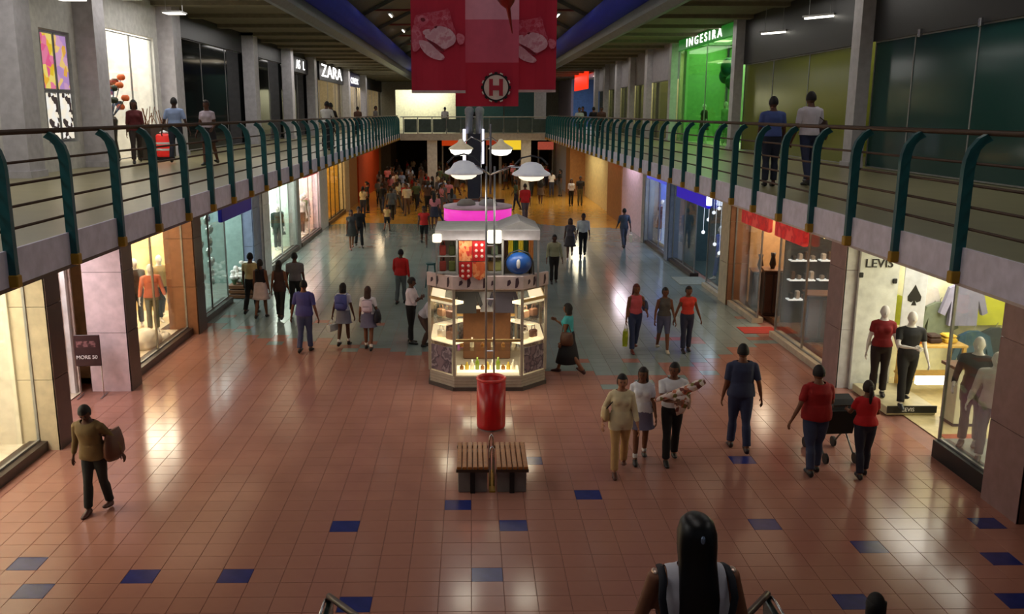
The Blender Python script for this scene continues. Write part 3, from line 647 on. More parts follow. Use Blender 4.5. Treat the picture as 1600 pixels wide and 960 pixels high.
for k, (x, y, colr, lb) in enumerate(((-.42, -.35, (24, 22, 24), 'black jacket'), (.34, -.3, (36, 30, 44), 'dark violet jacket'), (.06, -.2, (120, 116, 120), 'grey shirt'))):
    o = MB().prism([(-.20, .0), (.20, .0), (.19, .35), (.27, .12), (.33, .18), (.22, .5), (.07, .56), (-.07, .56), (-.22, .5), (-.33, .18), (-.27, .12), (-.19, .35)], 'y', -.05, .05).build('hanging_garment', [M('garment ' + lb, colr, .8)])
    MB().tube([(0, 0, .55), (0, 0, .62)], .006, 6).build('hook', [chrome], o)
    o.location = (kx + x, ky + y, 1.40); tag(o, lb + ' hanging inside the octagonal kiosk above the counter', 'garment')
bl = empty('blue_globe', (kx + .60, ky - 1.04, 2.32), 0, 'large blue ball with a white mark on top of the octagonal kiosk', 'ball')
MB().ell((0, 0, .22), .25, .20, .22, 20, 14).build('ball', [M('blue ball', (38, 88, 168), .35)], bl, True)
MB().ell((-.02, -.19, .24), .04, .03, .10, 8, 6).build('white_mark', [white], bl)
MB().tube([(-.29, 0, .0), (-.28, 0, .24), (-.18, 0, .42), (0, 0, .48), (.18, 0, .42), (.28, 0, .24), (.29, 0, 0)], .014, 8).build('bow', [M('dark bow', (70, 74, 80), .4, .5)], bl, True)
wh_ = MB().tube([(0, -.0, 0), (0, 0, .40), (.0, 0, .42)], .012, 6).tube([(-.28, 0, 0), (-.27, 0, .3), (-.16, 0, .50), (0, 0, .56), (.16, 0, .50), (.27, 0, .3), (.28, 0, 0)], .014, 8).build('wire_arch', [M('dark bow', (70, 74, 80), .4, .5)], None, True)
wh_.location = (kx + .05, ky - .70, 2.32); tag(wh_, 'dark wire arch on top of the octagonal kiosk beside the blue ball', 'display stand')

# upper display tier of the octagonal kiosk, hung with textiles
for (x, y) in ((-1.0, -.88), (-.60, -1.1), (.28, -1.1), (.98, -.95), (-.9, .3), (.9, .3)):
    MB().box(x - .02, x + .02, y - .02, y + .02, 2.05, 3.02).build('tier_post', [greyp], K)
MB().box(-1.02, 1.0, -1.12, -1.04, 3.0, 3.20, 0, .01).build('tier_header', [M('tier header', (196, 192, 200), .5)], K)
MB().box(-1.02, 1.0, -1.04, .35, 3.16, 3.20).build('tier_roof', [M('tier roof', (176, 180, 176), .5)], K)
MB().box(-.98, .96, .28, .34, 2.10, 3.16).build('tier_rear_panel', [M('tier rear', (110, 100, 88), .7)], K)
MB().prism([(.2, 3.20), (.62, 3.36), (1.0, 3.20)], 'y', -1.06, .3).build('tier_gable', [M('tier gable', (170, 168, 172), .5)], K)
MB().box(-.98, -.58, -1.06, -.8, 2.34, 2.37).box(-.98, -.58, -1.0, -.8, 2.66, 2.68).box(-.02, .28, -1.06, -.8, 2.34, 2.37).box(-.02, .28, -1.06, -.8, 2.66, 2.68).build('tier_shelf', [greyp], K)
for x, sz in ((-.98, .11), (.12, .17)): MB().box(x - sz * .8, x + sz * .8, -1.2, -1.12, 3.0 - sz * .3, 3.0 + sz * 1.2, 0, .02).build('lit_box', [M('tier lamp', (255, 246, 216), .4, emit=1.3, var=0)], K)
redm = M('red cloth', (180, 14, 22), .7); orp = pattern('orange red print cloth', [(206, 96, 52), (220, 130, 80), (190, 50, 40), (224, 150, 100)], 14, 'voronoi', .8)
spot = M('pale spot', (230, 190, 180), .8)
def cloth(x0, x1, z0, z1, m, lb, dots=0, y=-1.20, cut=0.0):
    o = MB(); n = 8; rows = []
    for k in range(n + 1):
        x = x0 + (x1 - x0) * k / n; yy = y + .012 * math.sin(k * 1.9); zz = z0 + cut * abs(k / n - .5) * 2
        rows.append([(x, yy, zz), (x, yy, z1), (x, yy + .012, z1), (x, yy + .012, zz)])
    o.rings(rows); e_ = o.build('hanging_cloth', [m], None); e_.location = (kx, ky, 0)
    for i in range(dots):
        MB().lathe([(.03, 0), (0, .006)], n=8, cap=False).xf(Matrix.Translation((x0 + (x1 - x0) * (.28 + .44 * (i % 2)), y - .02, z0 + (z1 - z0) * (.25 + .28 * (i // 2)))) @ Matrix.Rotation(R(90), 4, 'X')).build('dot', [spot], e_, fix=False)
    tag(e_, lb, 'cloth'); return e_
cloth(-.56, -.31, 2.61, 3.0, orp, 'orange red patterned cloth at the top of the kiosk beside the dotted red one')
cloth(-.30, -.05, 2.61, 3.0, redm, 'red cloth with pale dots high on the kiosk', 6)
cloth(-.56, -.31, 2.24, 2.60, redm, 'red cloth with pale dots low on the kiosk over its band', 6, -1.25, .08)
cloth(-.30, -.05, 2.24, 2.60, orp, 'orange red patterned cloth low on the kiosk over its band', 0, -1.25, .08)
for k, colr in enumerate(((60, 34, 22), (214, 190, 40), (34, 84, 30), (222, 196, 50), (36, 60, 26), (190, 120, 60))):
    x = .30 + .10 * k
    cloth(x, x + .095, 2.56, 2.99, M('scarf %d' % k, colr, .8), '%s scarf strip in the striped row on the kiosk' % ('dark brown', 'yellow', 'dark green', 'golden yellow', 'black green', 'ochre')[k], 0, -.80)
for k, (x, z, colr, lb) in enumerate(((-.88, 2.37, (120, 40, 30), 'maroon'), (-.88, 2.68, (130, 44, 34), 'rust'), (-.70, 2.37, (84, 90, 40), 'olive'), (-.70, 2.68, (60, 66, 30), 'moss green'), (.06, 2.37, (140, 110, 60), 'tan'), (.20, 2.37, (150, 150, 90), 'straw'), (.13, 2.68, (90, 104, 84), 'sage'))):
    o = MB().box(-.065, .065, -.05, .05, 0, .2, 0, .02).box(-.045, .045, -.056, -.05, .04, .12).build('textile_bag', [M('textile bag ' + lb, colr, .8)]); o.location = (kx + x, ky - .92, z)
    MB().tube([(-.04, 0, .19), (-.03, 0, .27), (.03, 0, .27), (.04, 0, .19)], .008, 6).build('strap', [M('textile bag ' + lb, colr, .8)], o)
    tag(o, lb + ' cloth bag on a shelf of the upper kiosk tier', 'bag')
area((kx, 16.85, 3.0), 1.6, .12, 5, (1, .9, .75), (R(35), 0, 0))
# third kiosk with the pink lit ring
Q = empty('pink_ring_kiosk', (0.20, 25.2, 0), 0, 'round kiosk with a glowing pink ring fascia behind the octagonal kiosk', 'kiosk')
pink = M('pink glow', (236, 60, 190), .4, emit=.9, var=.25, scale=3)
MB().lathe([(.92, 2.46), (.95, 2.46), (.95, 2.80), (.90, 2.80), (.90, 2.46)], n=32, cap=False).build('ring_fascia', [pink], Q, True)
MB().lathe([(.97, 2.80), (.97, 2.86), (.5, 2.90), (0, 2.92)], n=32).build('roof_disc', [M('pale pink disc', (226, 200, 220), .4)], Q, True)
MB().lathe([(.9, 2.38), (.96, 2.38), (.96, 2.46), (.8, 2.46)], n=32).build('lower_ring', [black], Q)
for k in range(6): MB().tube([(.8 * math.cos(k * 1.047), .8 * math.sin(k * 1.047), .9), (.8 * math.cos(k * 1.047), .8 * math.sin(k * 1.047), 2.4)], .03, 8).build('post', [kw], Q)
MB().lathe([(.9, 0), (.92, .1), (.9, .95), (0, .95)], n=32).build('counter', [kw], Q)
for k, (x, y, m, lb) in enumerate(((-.32, -.3, M('grey dome', (150, 146, 140), .5), 'grey'), (.28, -.35, M('silver dome', (170, 170, 176), .4), 'silver'))):
    o = MB().lathe([(.27, 0), (.25, .1), (.15, .18), (0, .2)], n=18).build('dome_lid', [m], None, True); MB().ell((0, 0, .21), .03, .03, .03, 8, 6).build('knob', [black], o)
    o.location = (0.2 + x, 25.2 + y, 2.87); tag(o, lb + ' dome lid on top of the pink ring kiosk', 'dome')
# fourth stall: framed goods on a rack
D_ = empty('goods_rack', (0.25, 28.4, 0), 0, 'tall rack of framed goods behind the pink ring kiosk', 'rack')
MB().box(-1.0, 1.0, -.05, .05, 0, 2.2, 0, .01).build('board', [M('rack board', (150, 140, 120), .6)], D_)
MB().box(-.98, .98, -.09, -.05, 2.2, 2.28).build('top_rail', [chrome], D_)
for k, (x, z, m) in enumerate(((-.62, 2.3, M('orange frame fill', (214, 96, 40), .5)), (-.18, 2.3, M('grey frame fill', (110, 110, 114), .5)), (.22, 2.35, M('ivory frame fill', (200, 196, 160), .5)), (.62, 2.3, M('dark frame fill', (60, 56, 60), .5)))):
    o = MB().box(-.17, .17, -.02, .02, 0, .38).build('framed_picture', [m]); MB().box(-.2, .2, -.03, .03, -.03, 0).box(-.2, .2, -.03, .03, .38, .41).box(-.2, -.17, -.03, .03, 0, .38).box(.17, .2, -.03, .03, 0, .38).build('frame', [wood], o)
    o.location = (0.25 + x, 28.35, z + .03); tag(o, '%s framed picture standing on the goods rack' % ('orange', 'grey', 'ivory', 'dark')[k], 'picture')
st = empty('bar_stool', (-1.25, 27.9, 0), 0, 'dark green bar stool behind the octagonal kiosk', 'stool')
MB().lathe([(0, .72), (.17, .72), (.18, .75), (.16, .78), (0, .78)], n=16).build('seat', [teal], st)
for k in range(4): MB().tube([(.1 * (1 if k % 2 else -1), .1 * (1 if k > 1 else -1), .74), (.18 * (1 if k % 2 else -1), .18 * (1 if k > 1 else -1), 0)], .016, 6).build('leg', [teal], st)
MB().lathe([(.16, .3), (.17, .31), (.16, .32)], n=16, cap=False).build('footring', [teal], st)

# ---------------------------------------------------------------- hanging banners
crim = M('crimson banner cloth', (190, 30, 62), .7, var=.06, scale=2); rose = M('rose banner cloth', (208, 92, 120), .7, var=.05); pale = M('pale pink banner cloth', (226, 160, 182), .7, var=.05)
pr = [pattern('print pink', [(200, 70, 96), (216, 124, 146), (206, 90, 116)], 9, 'noise'), pattern('print pale', [(206, 130, 150), (226, 186, 200), (214, 160, 178)], 8, 'noise'), pattern('print rose', [(190, 44, 72), (204, 92, 116), (192, 50, 78)], 10, 'noise'), M('print deep', (120, 24, 44), .7)]
def sheet(mb, x0, x1, z0, z1, mi=0, wob=.02):
    rows = []; n = 10
    for k in range(n + 1):
        x = x0 + (x1 - x0) * k / n; y = wob * math.sin(k * .9)
        rows.append([(x, y - .004, z0), (x, y - .004, z1), (x, y + .004, z1), (x, y + .004, z0)])
    mb.rings(rows, True, mi)
blots = [(2, [(250, 150), (320, 125), (500, 100), (545, 75), (570, 200), (610, 300), (560, 390), (500, 440), (400, 440), (320, 420), (270, 330)]),
         (0, [(236, 215), (290, 235), (330, 320), (310, 400), (270, 445), (236, 430)]),
         (0, [(280, 150), (345, 135), (385, 185), (345, 225), (290, 205)]), (3, [(305, 165), (340, 158), (355, 185), (325, 198)]),
         (0, [(478, 165), (530, 125), (545, 170), (495, 190)]),
         (1, [(330, 310), (400, 262), (455, 225), (520, 238), (565, 262), (604, 320), (592, 372), (545, 402), (500, 425), (440, 372), (390, 352)]),
         (1, [(285, 345), (340, 345), (395, 372), (450, 432), (512, 480), (492, 512), (440, 507), (380, 484), (322, 432)]),
         (0, [(598, 282), (674, 300), (668, 374), (618, 386)]), (1, [(326, 262), (400, 248), (376, 290), (332, 304)]),
         (3, [(352, 330), (400, 352), (450, 388), (505, 428), (492, 442), (440, 410), (390, 372)]), (3, [(415, 238), (452, 222), (440, 252)])]
def chaikin(p, n=2):
    for _ in range(n):
        q = []
        for (a_, b_), (c_, d_) in zip(p, p[1:] + p[:1]): q += [(a_ * .75 + c_ * .25, b_ * .75 + d_ * .25), (a_ * .25 + c_ * .75, b_ * .25 + d_ * .75)]
        p = q
    return p
def side_banner(x0, y, zb, wd, label):
    b = empty('hanging_banner', (x0 + wd / 2, y, zb), 0, label, 'banner')
    h = 4.0; m = MB(); sheet(m, -wd / 2, wd / 2, 0, h); m.build('cloth', [crim], b)
    pm = MB()
    for lay, (mi, pts) in enumerate(blots):
        vs = [((zx / 5.3333 - 43) / 84 * wd - wd / 2, 0, (1 - zy / 5.3333 / 143) * 1.62) for zx, zy in chaikin(pts, 1)]
        yv = -.03 - .0015 * lay
        pm.add([(x, yv, z) for x, _, z in vs], [tuple(range(len(vs)))], mi)
    pm.build('print', pr, b, fix=False)
    MB().box(-wd / 2, wd / 2, -.02, .02, -.05, 0).build('batten', [M('banner batten', (196, 176, 180), .5)], b)
    for x in (-wd / 2 + .1, wd / 2 - .1): MB().tube([(x, 0, h), (x, 0, h + 1.6)], .006, 6).build('cord', [black], b)
side_banner(-1.08, 17.0, 5.80, 0.99, 'crimson hanging banner with pale animal face print, left of the circled H')
side_banner(0.70, 19.0, 5.86, 1.06, 'crimson hanging banner with pale animal face print, half hidden right of the circled H')
cb = empty('logo_banner', (0.325, 18.0, 5.52), 0, 'three tone pink hanging banner with a circled H logo', 'banner')
for z0, z1, m in ((0, .83, crim), (.83, 1.63, rose), (1.63, 4.2, pale)):
    q = MB(); sheet(q, -.615, .615, z0, z1, 0, .012); q.build('cloth', [m], cb)
for x in (-.5, .5): MB().tube([(x, 0, 4.2), (x, 0, 5.9)], .006, 6).build('cord', [black], cb)
mt = Matrix.Translation((.175, -.03, .36)) @ Matrix.Rotation(R(90), 4, 'X')
MB().lathe([(0, 0), (.235, 0), (.235, .01), (0, .01)], n=40).xf(mt).build('logo_disc', [M('logo ivory', (226, 214, 206), .6)], cb)
MB().lathe([(.235, 0), (.265, 0), (.265, .014), (.235, .014)], n=40, cap=False).xf(mt).build('logo_ring', [black], cb)
for k in range(16):
    an = k * math.pi / 8
    MB().box(.262, .29, -.03, .03, 0, .012).xf(mt @ Matrix.Rotation(an, 4, 'Z')).build('logo_tooth', [M('logo ivory', (226, 214, 206), .6) if k % 2 else black], cb)
MB().box(-.135, -.06, -.16, .16, .01, .02).box(.06, .135, -.16, .16, .01, .02).box(-.06, .06, -.055, .035, .01, .02).xf(mt).build('logo_letter', [M('logo crimson', (176, 40, 62), .6)], cb)
orn = empty('hanging_ornament', (0.66, 16.6, 7.28), 0, 'dark red hanging ornament with a long thin spike before the pink banner', 'ornament')
rdo = M('dark red gloss', (150, 22, 14), .35)
mt = Matrix.Rotation(R(-10), 4, 'Y')
MB().lathe([(0, -.52), (.010, -.5), (.025, -.3), (.04, -.08), (.12, 0), (.20, .15), (.23, .34), (.16, .6), (.04, .8), (0, .82)], n=18).xf(mt).build('body', [rdo], orn, True)
MB().tube([(.15, 0, .88), (.15, 0, 4.5)], .006, 6).build('cord', [black], orn)

# ---------------------------------------------------------------- people
def body_mesh(mb, voxel, smooth_it=4):
    """fuse overlapping lofts into one continuous surface"""
    me = bpy.data.meshes.new('tmp'); me.from_pydata(mb.v, [], mb.f)
    bm = bmesh.new(); bm.from_mesh(me); bmesh.ops.recalc_face_normals(bm, faces=bm.faces); bm.to_mesh(me); bm.free()
    o = bpy.data.objects.new('tmp', me); C.objects.link(o)
    r = o.modifiers.new('r', 'REMESH'); r.mode = 'VOXEL'; r.voxel_size = voxel
    sm = o.modifiers.new('s', 'SMOOTH'); sm.factor = .5; sm.iterations = smooth_it
    dg = bpy.context.evaluated_depsgraph_get(); ev = o.evaluated_get(dg); m2 = ev.to_mesh()
    n = len(m2.vertices); v = np.empty(n * 3); m2.vertices.foreach_get('co', v); v = v.reshape(-1, 3)
    nr = np.empty(n * 3); m2.vertices.foreach_get('normal', nr); nr = nr.reshape(-1, 3)
    f = [tuple(p.vertices) for p in m2.polygons]
    ev.to_mesh_clear(); bpy.data.objects.remove(o); bpy.data.meshes.remove(me)
    return v, nr, f
def rotx(a): return Matrix.Rotation(a, 3, 'X')
HAIR = {'black': (20, 16, 16), 'dark': (34, 22, 18), 'brown': (58, 32, 22), 'auburn': (92, 34, 24), 'grey': (110, 106, 104)}
SKIN = {'a': (150, 98, 70), 'b': (120, 74, 50), 'c': (92, 56, 40), 'd': (176, 122, 92), 'e': (70, 42, 32)}
def cloth_mat(rgb): return M('cloth %d %d %d' % rgb, rgb, .8, var=.10, scale=9)
BOT = {'t': 'trousers', 's': 'shorts', 'k': 'skirt'}
def figure(h=1.7, male=True, girth=1.0, legs=((8, 5), (-8, 12)), arms=((8, 8, 15, 0), (-8, 8, 15, 0)), lean=2, headyaw=0, headpitch=0,
           skin='a', hair='black', style='short', top=(200, 200, 200), sleeve=.6, hem=.02, bottom=('t', (30, 30, 34)), shoes=(24, 22, 22), socks=None,
           lod=0, name='person', mann=False, head=True, voxel=None, toploose=.014, neck=.492, shw=1.0):
    """returns (parts list [(name, verts, faces, material, smooth)], joints) in metres, feet at z = 0, facing -Y"""
    sc = h / 1.72; F = 1 if male else 0
    sw = (.185 if male else .160) * shw; hw = .160 if male else .172
    up = rotx(R(lean)); J = {}
    J['pel'] = Vector((0, 0, .94)); u = up @ Vector((0, 0, 1))
    def sp(d, x=0, y=0): return J['pel'] + up @ Vector((x, y, d))
    lj = []
    for sgn, (a_, b_) in zip((-1, 1), legs):
        hip = Vector((sgn * .085, 0, .91)); d1 = Vector((0, -math.sin(R(a_)), -math.cos(R(a_)))); kn = hip + d1 * .43
        a2 = a_ - b_; d2 = Vector((sgn * .01, -math.sin(R(a2)), -math.cos(R(a2)))); an = kn + d2 * .41
        lj.append((hip, kn, an, d2, a2))
    dz = -min(an.z for _, _, an, _, _ in lj) + .075
    mb = MB()
    def ring(c, ax, ay, rx, ry, n=14): return [c + ax * (rx * math.cos(2 * math.pi * i / n)) + ay * (ry * math.sin(2 * math.pi * i / n)) for i in range(n)]
    X = Vector((1, 0, 0)); Yv = up @ Vector((0, 1, 0)); g = girth
    prof = [(-.10, .105, .085, 0), (-.03, hw * .96 * g, .112 * g, 0), (.05, hw * .97 * g, .112 * g, 0), (.15, (.142 if male else .124) * g, .098 * g, -.004), (.26, .150 * g, .105 * g, -.006), (.36, (.172 if male else .152) * (1 + (g - 1) * .6), (.118 if male else .112) * g, -.008),
            (.44, sw * .93, .092, .004), (.475, sw * .62, .07, .01), (.50, .066, .062, .012), (.58, .055, .058, .0)]
    mb.rings([ring(sp(d, 0, y), X, Yv, rx, ry) for d, rx, ry, y in prof])
    if not male:
        for s in (-1, 1): mb.ell(sp(.335, s * .068, -.088), .062, .05, .06, 8, 6)
    segs = [('torso', sp(-.05), sp(.46), .13), ('neck', sp(.49), sp(.60), .05)]
    for i, (hip, kn, an, d2, a2) in enumerate(lj):
        mb.tube([hip + Vector((0, 0, .04)), hip.lerp(kn, .35), hip.lerp(kn, .8), kn, kn.lerp(an, .28) + Vector((0, .012, 0)), kn.lerp(an, .7), an], [.088 * g, .083 * g, .062 * g, .056, .056, .043, .038], 12)
        fr = rotx(R(min(a2, 0) * .8)); ft = lambda y, z: an + fr @ Vector((0, y, z))
        mb.rings([ring(ft(.065, -.03), X, fr @ Vector((0, 0, 1)), .026, .035, 8), ring(ft(.03, -.025), X, fr @ Vector((0, 0, 1)), .037, .048, 8), ring(ft(-.06, -.04), X, fr @ Vector((0, 0, 1)), .042, .034, 8), ring(ft(-.135, -.052), X, fr @ Vector((0, 0, 1)), .044, .022, 8), ring(ft(-.18, -.056), X, fr @ Vector((0, 0, 1)), .026, .014, 8)])
        segs += [('thigh', hip, kn, .075), ('shin', kn, an, .048), ('foot', ft(.03, -.03), ft(-.16, -.05), .035)]
    hands = []
    for i, (fl, ab, el, inw) in enumerate(arms):
        s = (-1, 1)[i]
        sh = sp(.425, s * sw)
        m1 = up @ Matrix.Rotation(R(-s * ab), 3, 'Y') @ rotx(R(-fl)); dn = m1 @ Vector((0, 0, -1)); elb = sh + dn * .285
        m2 = m1 @ Matrix.Rotation(R(-s * inw), 3, 'Z') @ rotx(R(-el)); dn2 = m2 @ Vector((0, 0, -1)); wr = elb + dn2 * .245
        pa = wr + dn2 * .085
        mb.tube([sp(.43, s * sw * .55), sh, sh.lerp(elb, .45), elb, elb.lerp(wr, .35), wr], [.06, .057 if male else .048, .047 if male else .040, .038, .037, .026], 10)
        side = m2 @ Vector((0, -1, 0)); nrm = m2 @ Vector((-s, 0, 0))
        mb.rings([ring(wr, side, nrm, .027, .02, 8), ring(wr + dn2 * .035, side, nrm, .038, .018, 8), ring(pa, side, nrm, .041, .015, 8), ring(pa + dn2 * .012, side, nrm, .03, .01, 8)])
        segs += [('uarm', sh, elb, .045), ('farm', elb, wr, .034), ('hand', wr + dn2 * .03, pa + dn2 * .06, .03)]
        hands.append((wr, pa, dn2, side, nrm))
    J.update(hands=[hh[1] for hh in hands], head=sp(.637), sp=sp)
    vx = voxel or (.021 if lod == 0 else .034)
    V, N, Fc = body_mesh(mb, vx, 3 if lod == 0 else 2)
    best = np.full(len(V), 9.0); reg = np.zeros(len(V), int); tt = np.zeros(len(V)); names = []
    for k, (nm, A, Bp, r) in enumerate(segs):
        A = np.array(A); Bp = np.array(Bp); d = Bp - A; t = ((V - A) @ d) / (d @ d); tc = np.clip(t, 0, 1)
        dist = np.linalg.norm(V - (A + tc[:, None] * d), axis=1) - r
        w_ = dist < best; best[w_] = dist[w_]; reg[w_] = k; tt[w_] = t[w_]; names.append(nm)
    rn = np.array(names)[reg]
    # height along the spine for every vertex
    pel = np.array(J['pel']); uu = np.array(u); sh_ = (V - pel) @ uu
    is_t = (rn == 'torso'); arm = np.isin(rn, ['uarm', 'farm', 'hand']); leg = np.isin(rn, ['thigh', 'shin', 'foot'])
    topm = (is_t & (sh_ > hem) & (sh_ < neck)) | (leg & (sh_ > hem))
    if sleeve > 0:
        topm |= (rn == 'uarm') & (tt < sleeve * 2 if sleeve < .5 else True)
        if sleeve > .55: topm |= (rn == 'farm') & (tt < (sleeve - .5) * 2)
    else: topm &= ~arm
    kind, bcol = bottom[0], bottom[1]; blen = bottom[2] if len(bottom) > 2 else 1.0
    botm = (is_t & (sh_ <= .13)) | (leg & (sh_ <= .13) & ((rn == 'thigh') | ((rn == 'shin') & (tt < .93))))
    if kind == 's': botm = (is_t & (sh_ <= .13)) | ((rn == 'thigh') & (tt < blen))
    shoem = (rn == 'foot') | ((rn == 'shin') & (tt > .94)); sockm = (rn == 'shin') & (tt > .70)
    offt = np.full(len(V), toploose); offb = np.full(len(V), .010)
    offb[rn == 'shin'] = .012 + .016 * np.clip(tt[rn == 'shin'], 0, 1)
    # foreground order: shirt hangs over the waistband
    offt[(sh_ < .16)] += .010; offt[arm] = np.minimum(offt[arm], .013)
    parts = []
    skm = M('mannequin white', (226, 222, 218), .4, var=.03) if mann else M('skin ' + skin, SKIN[skin], .6, var=.05)
    body = MB(); body.v = [tuple(p) for p in V]; body.f = list(Fc); body.m = [0] * len(Fc)
    bm_mats = [skm, M('eye dark', (16, 12, 12), .3), M('lip', (110, 48, 44), .5)]
    hc = sp(.642, 0, -.012); hrot = up @ Matrix.Rotation(R(headyaw), 3, 'Z') @ rotx(R(headpitch))
    def H(p): return hc + hrot @ Vector(p)
    nu, nv = (18, 14) if lod == 0 else (10, 8)
    def hp(i, j, k=1.0, dy=0):
        t = math.pi * i / nv; a_ = 2 * math.pi * j / nu
        x, y, z = math.sin(t) * math.cos(a_), math.sin(t) * math.sin(a_), -math.cos(t)
        tp = 1 - .30 * max(0, -z) ** 1.6; yy = y * .098 * (1 - .12 * max(0, -z))
        if y < 0: yy *= .96 - .06 * max(0, z)
        else: yy *= 1.05
        return Vector((x * .079 * tp * k, yy * k + dy - .012 * max(0, -z), z * .122 * k))
    if head:
        body.rings([[H(hp(i, j)) for j in range(nu)] for i in range(1, nv)], True, 0)
        if lod == 0:
            body.add([H((-.014, -.092, -.028)), H((.014, -.092, -.028)), H((0, -.122, -.022)), H((0, -.093, .022)), H((0, -.094, -.036))], [(0, 2, 3), (2, 1, 3), (0, 4, 2), (4, 1, 2), (0, 3, 1)], 0)
            if not mann:
                for s in (-1, 1):
                    body.ell(H((s * .030, -.087, .008)), .013, .006, .006, 8, 6, 1, hrot); body.ell(H((s * .030, -.089, .026)), .018, .005, .004, 8, 6, 1, hrot)
                body.ell(H((0, -.088, -.058)), .021, .008, .006, 8, 6, 2, hrot)
            for s in (-1, 1): body.ell(H((s * .076, .008, .0)), .010, .020, .030, 8, 6, 0, hrot)
    if lod == 0:
        for (wr, pa, dn2, side, nrm) in hands:
            for k, (o_, L) in enumerate(((.030, .068), (.010, .076), (-.010, .071), (-.029, .056))):
                b0 = pa + side * o_; b1 = b0 + dn2 * L * .45 + nrm * .006; b2 = b1 + dn2 * L * .35 + nrm * .014; b3 = b2 + dn2 * L * .2 + nrm * .014
                body.tube([b0 - dn2 * .015, b1, b2, b3], [.0095, .0088, .0082, .006], 6)
            t0 = wr + dn2 * .03 + side * .03; t1 = t0 + dn2 * .03 + side * .022 + nrm * .01; t2 = t1 + dn2 * .03 + side * .004 + nrm * .012
            body.tube([t0 - side * .012, t1, t2], [.012, .010, .007], 6)
    shirt_m = cloth_mat(top) if top else None; bot_m = cloth_mat(bcol) if bcol else None; shoe_m = M('shoe %d %d %d' % shoes, shoes, .4) if shoes else None
    def sub(mask, off):
        keep = [f for f in Fc if all(mask[i] for i in f)]; idx = sorted({i for f in keep for i in f}); mp = {a_: b_ for b_, a_ in enumerate(idx)}
        P_ = np.array([V[i] + N[i] * off[i] for i in idx]).reshape(-1, 3); cnt_ = {}
        for f in keep:
            for a_, b_ in zip(f, f[1:] + f[:1]): e_ = (mp[min(a_, b_)], mp[max(a_, b_)]); cnt_[e_] = cnt_.get(e_, 0) + 1
        nb = {}
        for (a_, b_), c_ in cnt_.items():
            if c_ == 1: nb.setdefault(a_, []).append(b_); nb.setdefault(b_, []).append(a_)
        for _ in range(4):
            P2 = P_.copy()
            for a_, l_ in nb.items(): P2[a_] = P_[a_] * .4 + .6 * P_[l_].mean(axis=0)
            P_ = P2
        q = MB(); q.v = [tuple(p) for p in P_]; q.f = [tuple(mp[i] for i in f) for f in keep]; q.m = [0] * len(keep); return q
    skirt = None
    if kind == 'k':
        km = (lj[0][1] + lj[1][1]) / 2; n = 20; rr = []
        L = blen
        for t, rx, ry in ((.13, .150, .118), (.04, .180, .140), (-.10, .190 + .02 * L, .152), (-.30, .20 + .05 * L, .17 + .04 * L), (-.30 - .45 * max(0, L - .35), .21 + .10 * L, .18 + .09 * L)):
            fy = (km.y) * max(0, -t) / .43 * .8
            rr.append([Vector((rx * g * math.cos(2 * math.pi * i / n) * (1 + .03 * math.sin(5 * 2 * math.pi * i / n) * max(0, -t * 2)), fy + ry * g * math.sin(2 * math.pi * i / n), .94 + t)) for i in range(n)])
        skirt = MB(); skirt.rings(rr + [[p * .97 + Vector((0, 0, .03 * (p.z))) for p in rr[-1]]], False)
    hairp = None
    hm = M('hair ' + hair, HAIR[hair], .7, var=.2, scale=30) if hair else None
    if hair and head:
        hairp = MB()
        low = {'short': -.35, 'bob': -.75, 'long': -.75, 'pony': -.4, 'bun': -.4, 'cap': .0}[style]
        pts = [[hp(i, j, 1.13, .004) for j in range(nu)] for i in range(1, nv)]
        vs = [p for r_ in pts for p in r_]; fs = []
        for i in range(len(pts) - 1):
            for j in range(nu):
                q = (i * nu + j, i * nu + (j + 1) % nu, (i + 1) * nu + (j + 1) % nu, (i + 1) * nu + j)
                c_ = sum((vs[k] for k in q), Vector()) / 4; y, z = c_.y / .1, c_.z / .12
                if z > .43 + .12 * (y < -.5) or (y > -.22 and z > low) : fs.append(q)
        fs.append(tuple((len(pts) - 1) * nu + j for j in range(nu)))
        hairp.add([H(p) for p in vs], fs)
        if style == 'bob': hairp.rings([[H((.095 * math.cos(a_), .02 + .085 * math.sin(a_) * (1 if math.sin(a_) > 0 else .4), z)) for a_ in [2 * math.pi * i / 14 for i in range(14)]] for z in (.06, -.03, -.10, -.13)])
        if style == 'long': hairp.rings([[H((rx * math.cos(a_), yo + ry * math.sin(a_), z)) for a_ in [2 * math.pi * i / 14 for i in range(14)]] for z, rx, ry, yo in ((.07, .085, .07, .03), (-.06, .088, .06, .045), (-.18, .092, .042, .075), (-.30, .085, .035, .09), (-.38, .05, .02, .095))])
        if style == 'pony': hairp.rings([[H((r_ * math.cos(a_), yo + r_ * .8 * math.sin(a_), z)) for a_ in [2 * math.pi * i / 10 for i in range(10)]] for z, r_, yo in ((.06, .02, .11), (.04, .036, .135), (-.08, .034, .145), (-.2, .026, .13), (-.27, .008, .125))])
        if style == 'bun': hairp.ell(H((0, .105, .03)), .045, .04, .045, 10, 8)
    flip = dz
    out = [('body', body, bm_mats, True)]
    if lod == 0:
        if top: out.append(('top', sub(topm, offt), [shirt_m], True))
        if bot_m is not None:
            if kind == 'k': out.append(('skirt', skirt, [bot_m], True))
            else: out.append((BOT[kind], sub(botm, offb), [bot_m], True))
        if shoe_m:
            
            for sd in (V[:, 0] < 0, V[:, 0] >= 0): out.append(('shoe', sub(shoem & sd, np.full(len(V), .009)), [shoe_m], True))
        if socks:
            for sd in (V[:, 0] < 0, V[:, 0] >= 0): out.append(('sock', sub(sockm & ~shoem & sd, np.full(len(V), .006)), [M('sock cloth', socks, .8)], True))
        if hairp: out.append(('hair', hairp, [hm], True))
    else:   # one mesh with material slots: skin, top, bottom, shoes, hair
        V2 = V + N * (.010 * (topm | botm))[:, None]
        body.v[:len(V)] = [tuple(p) for p in V2]
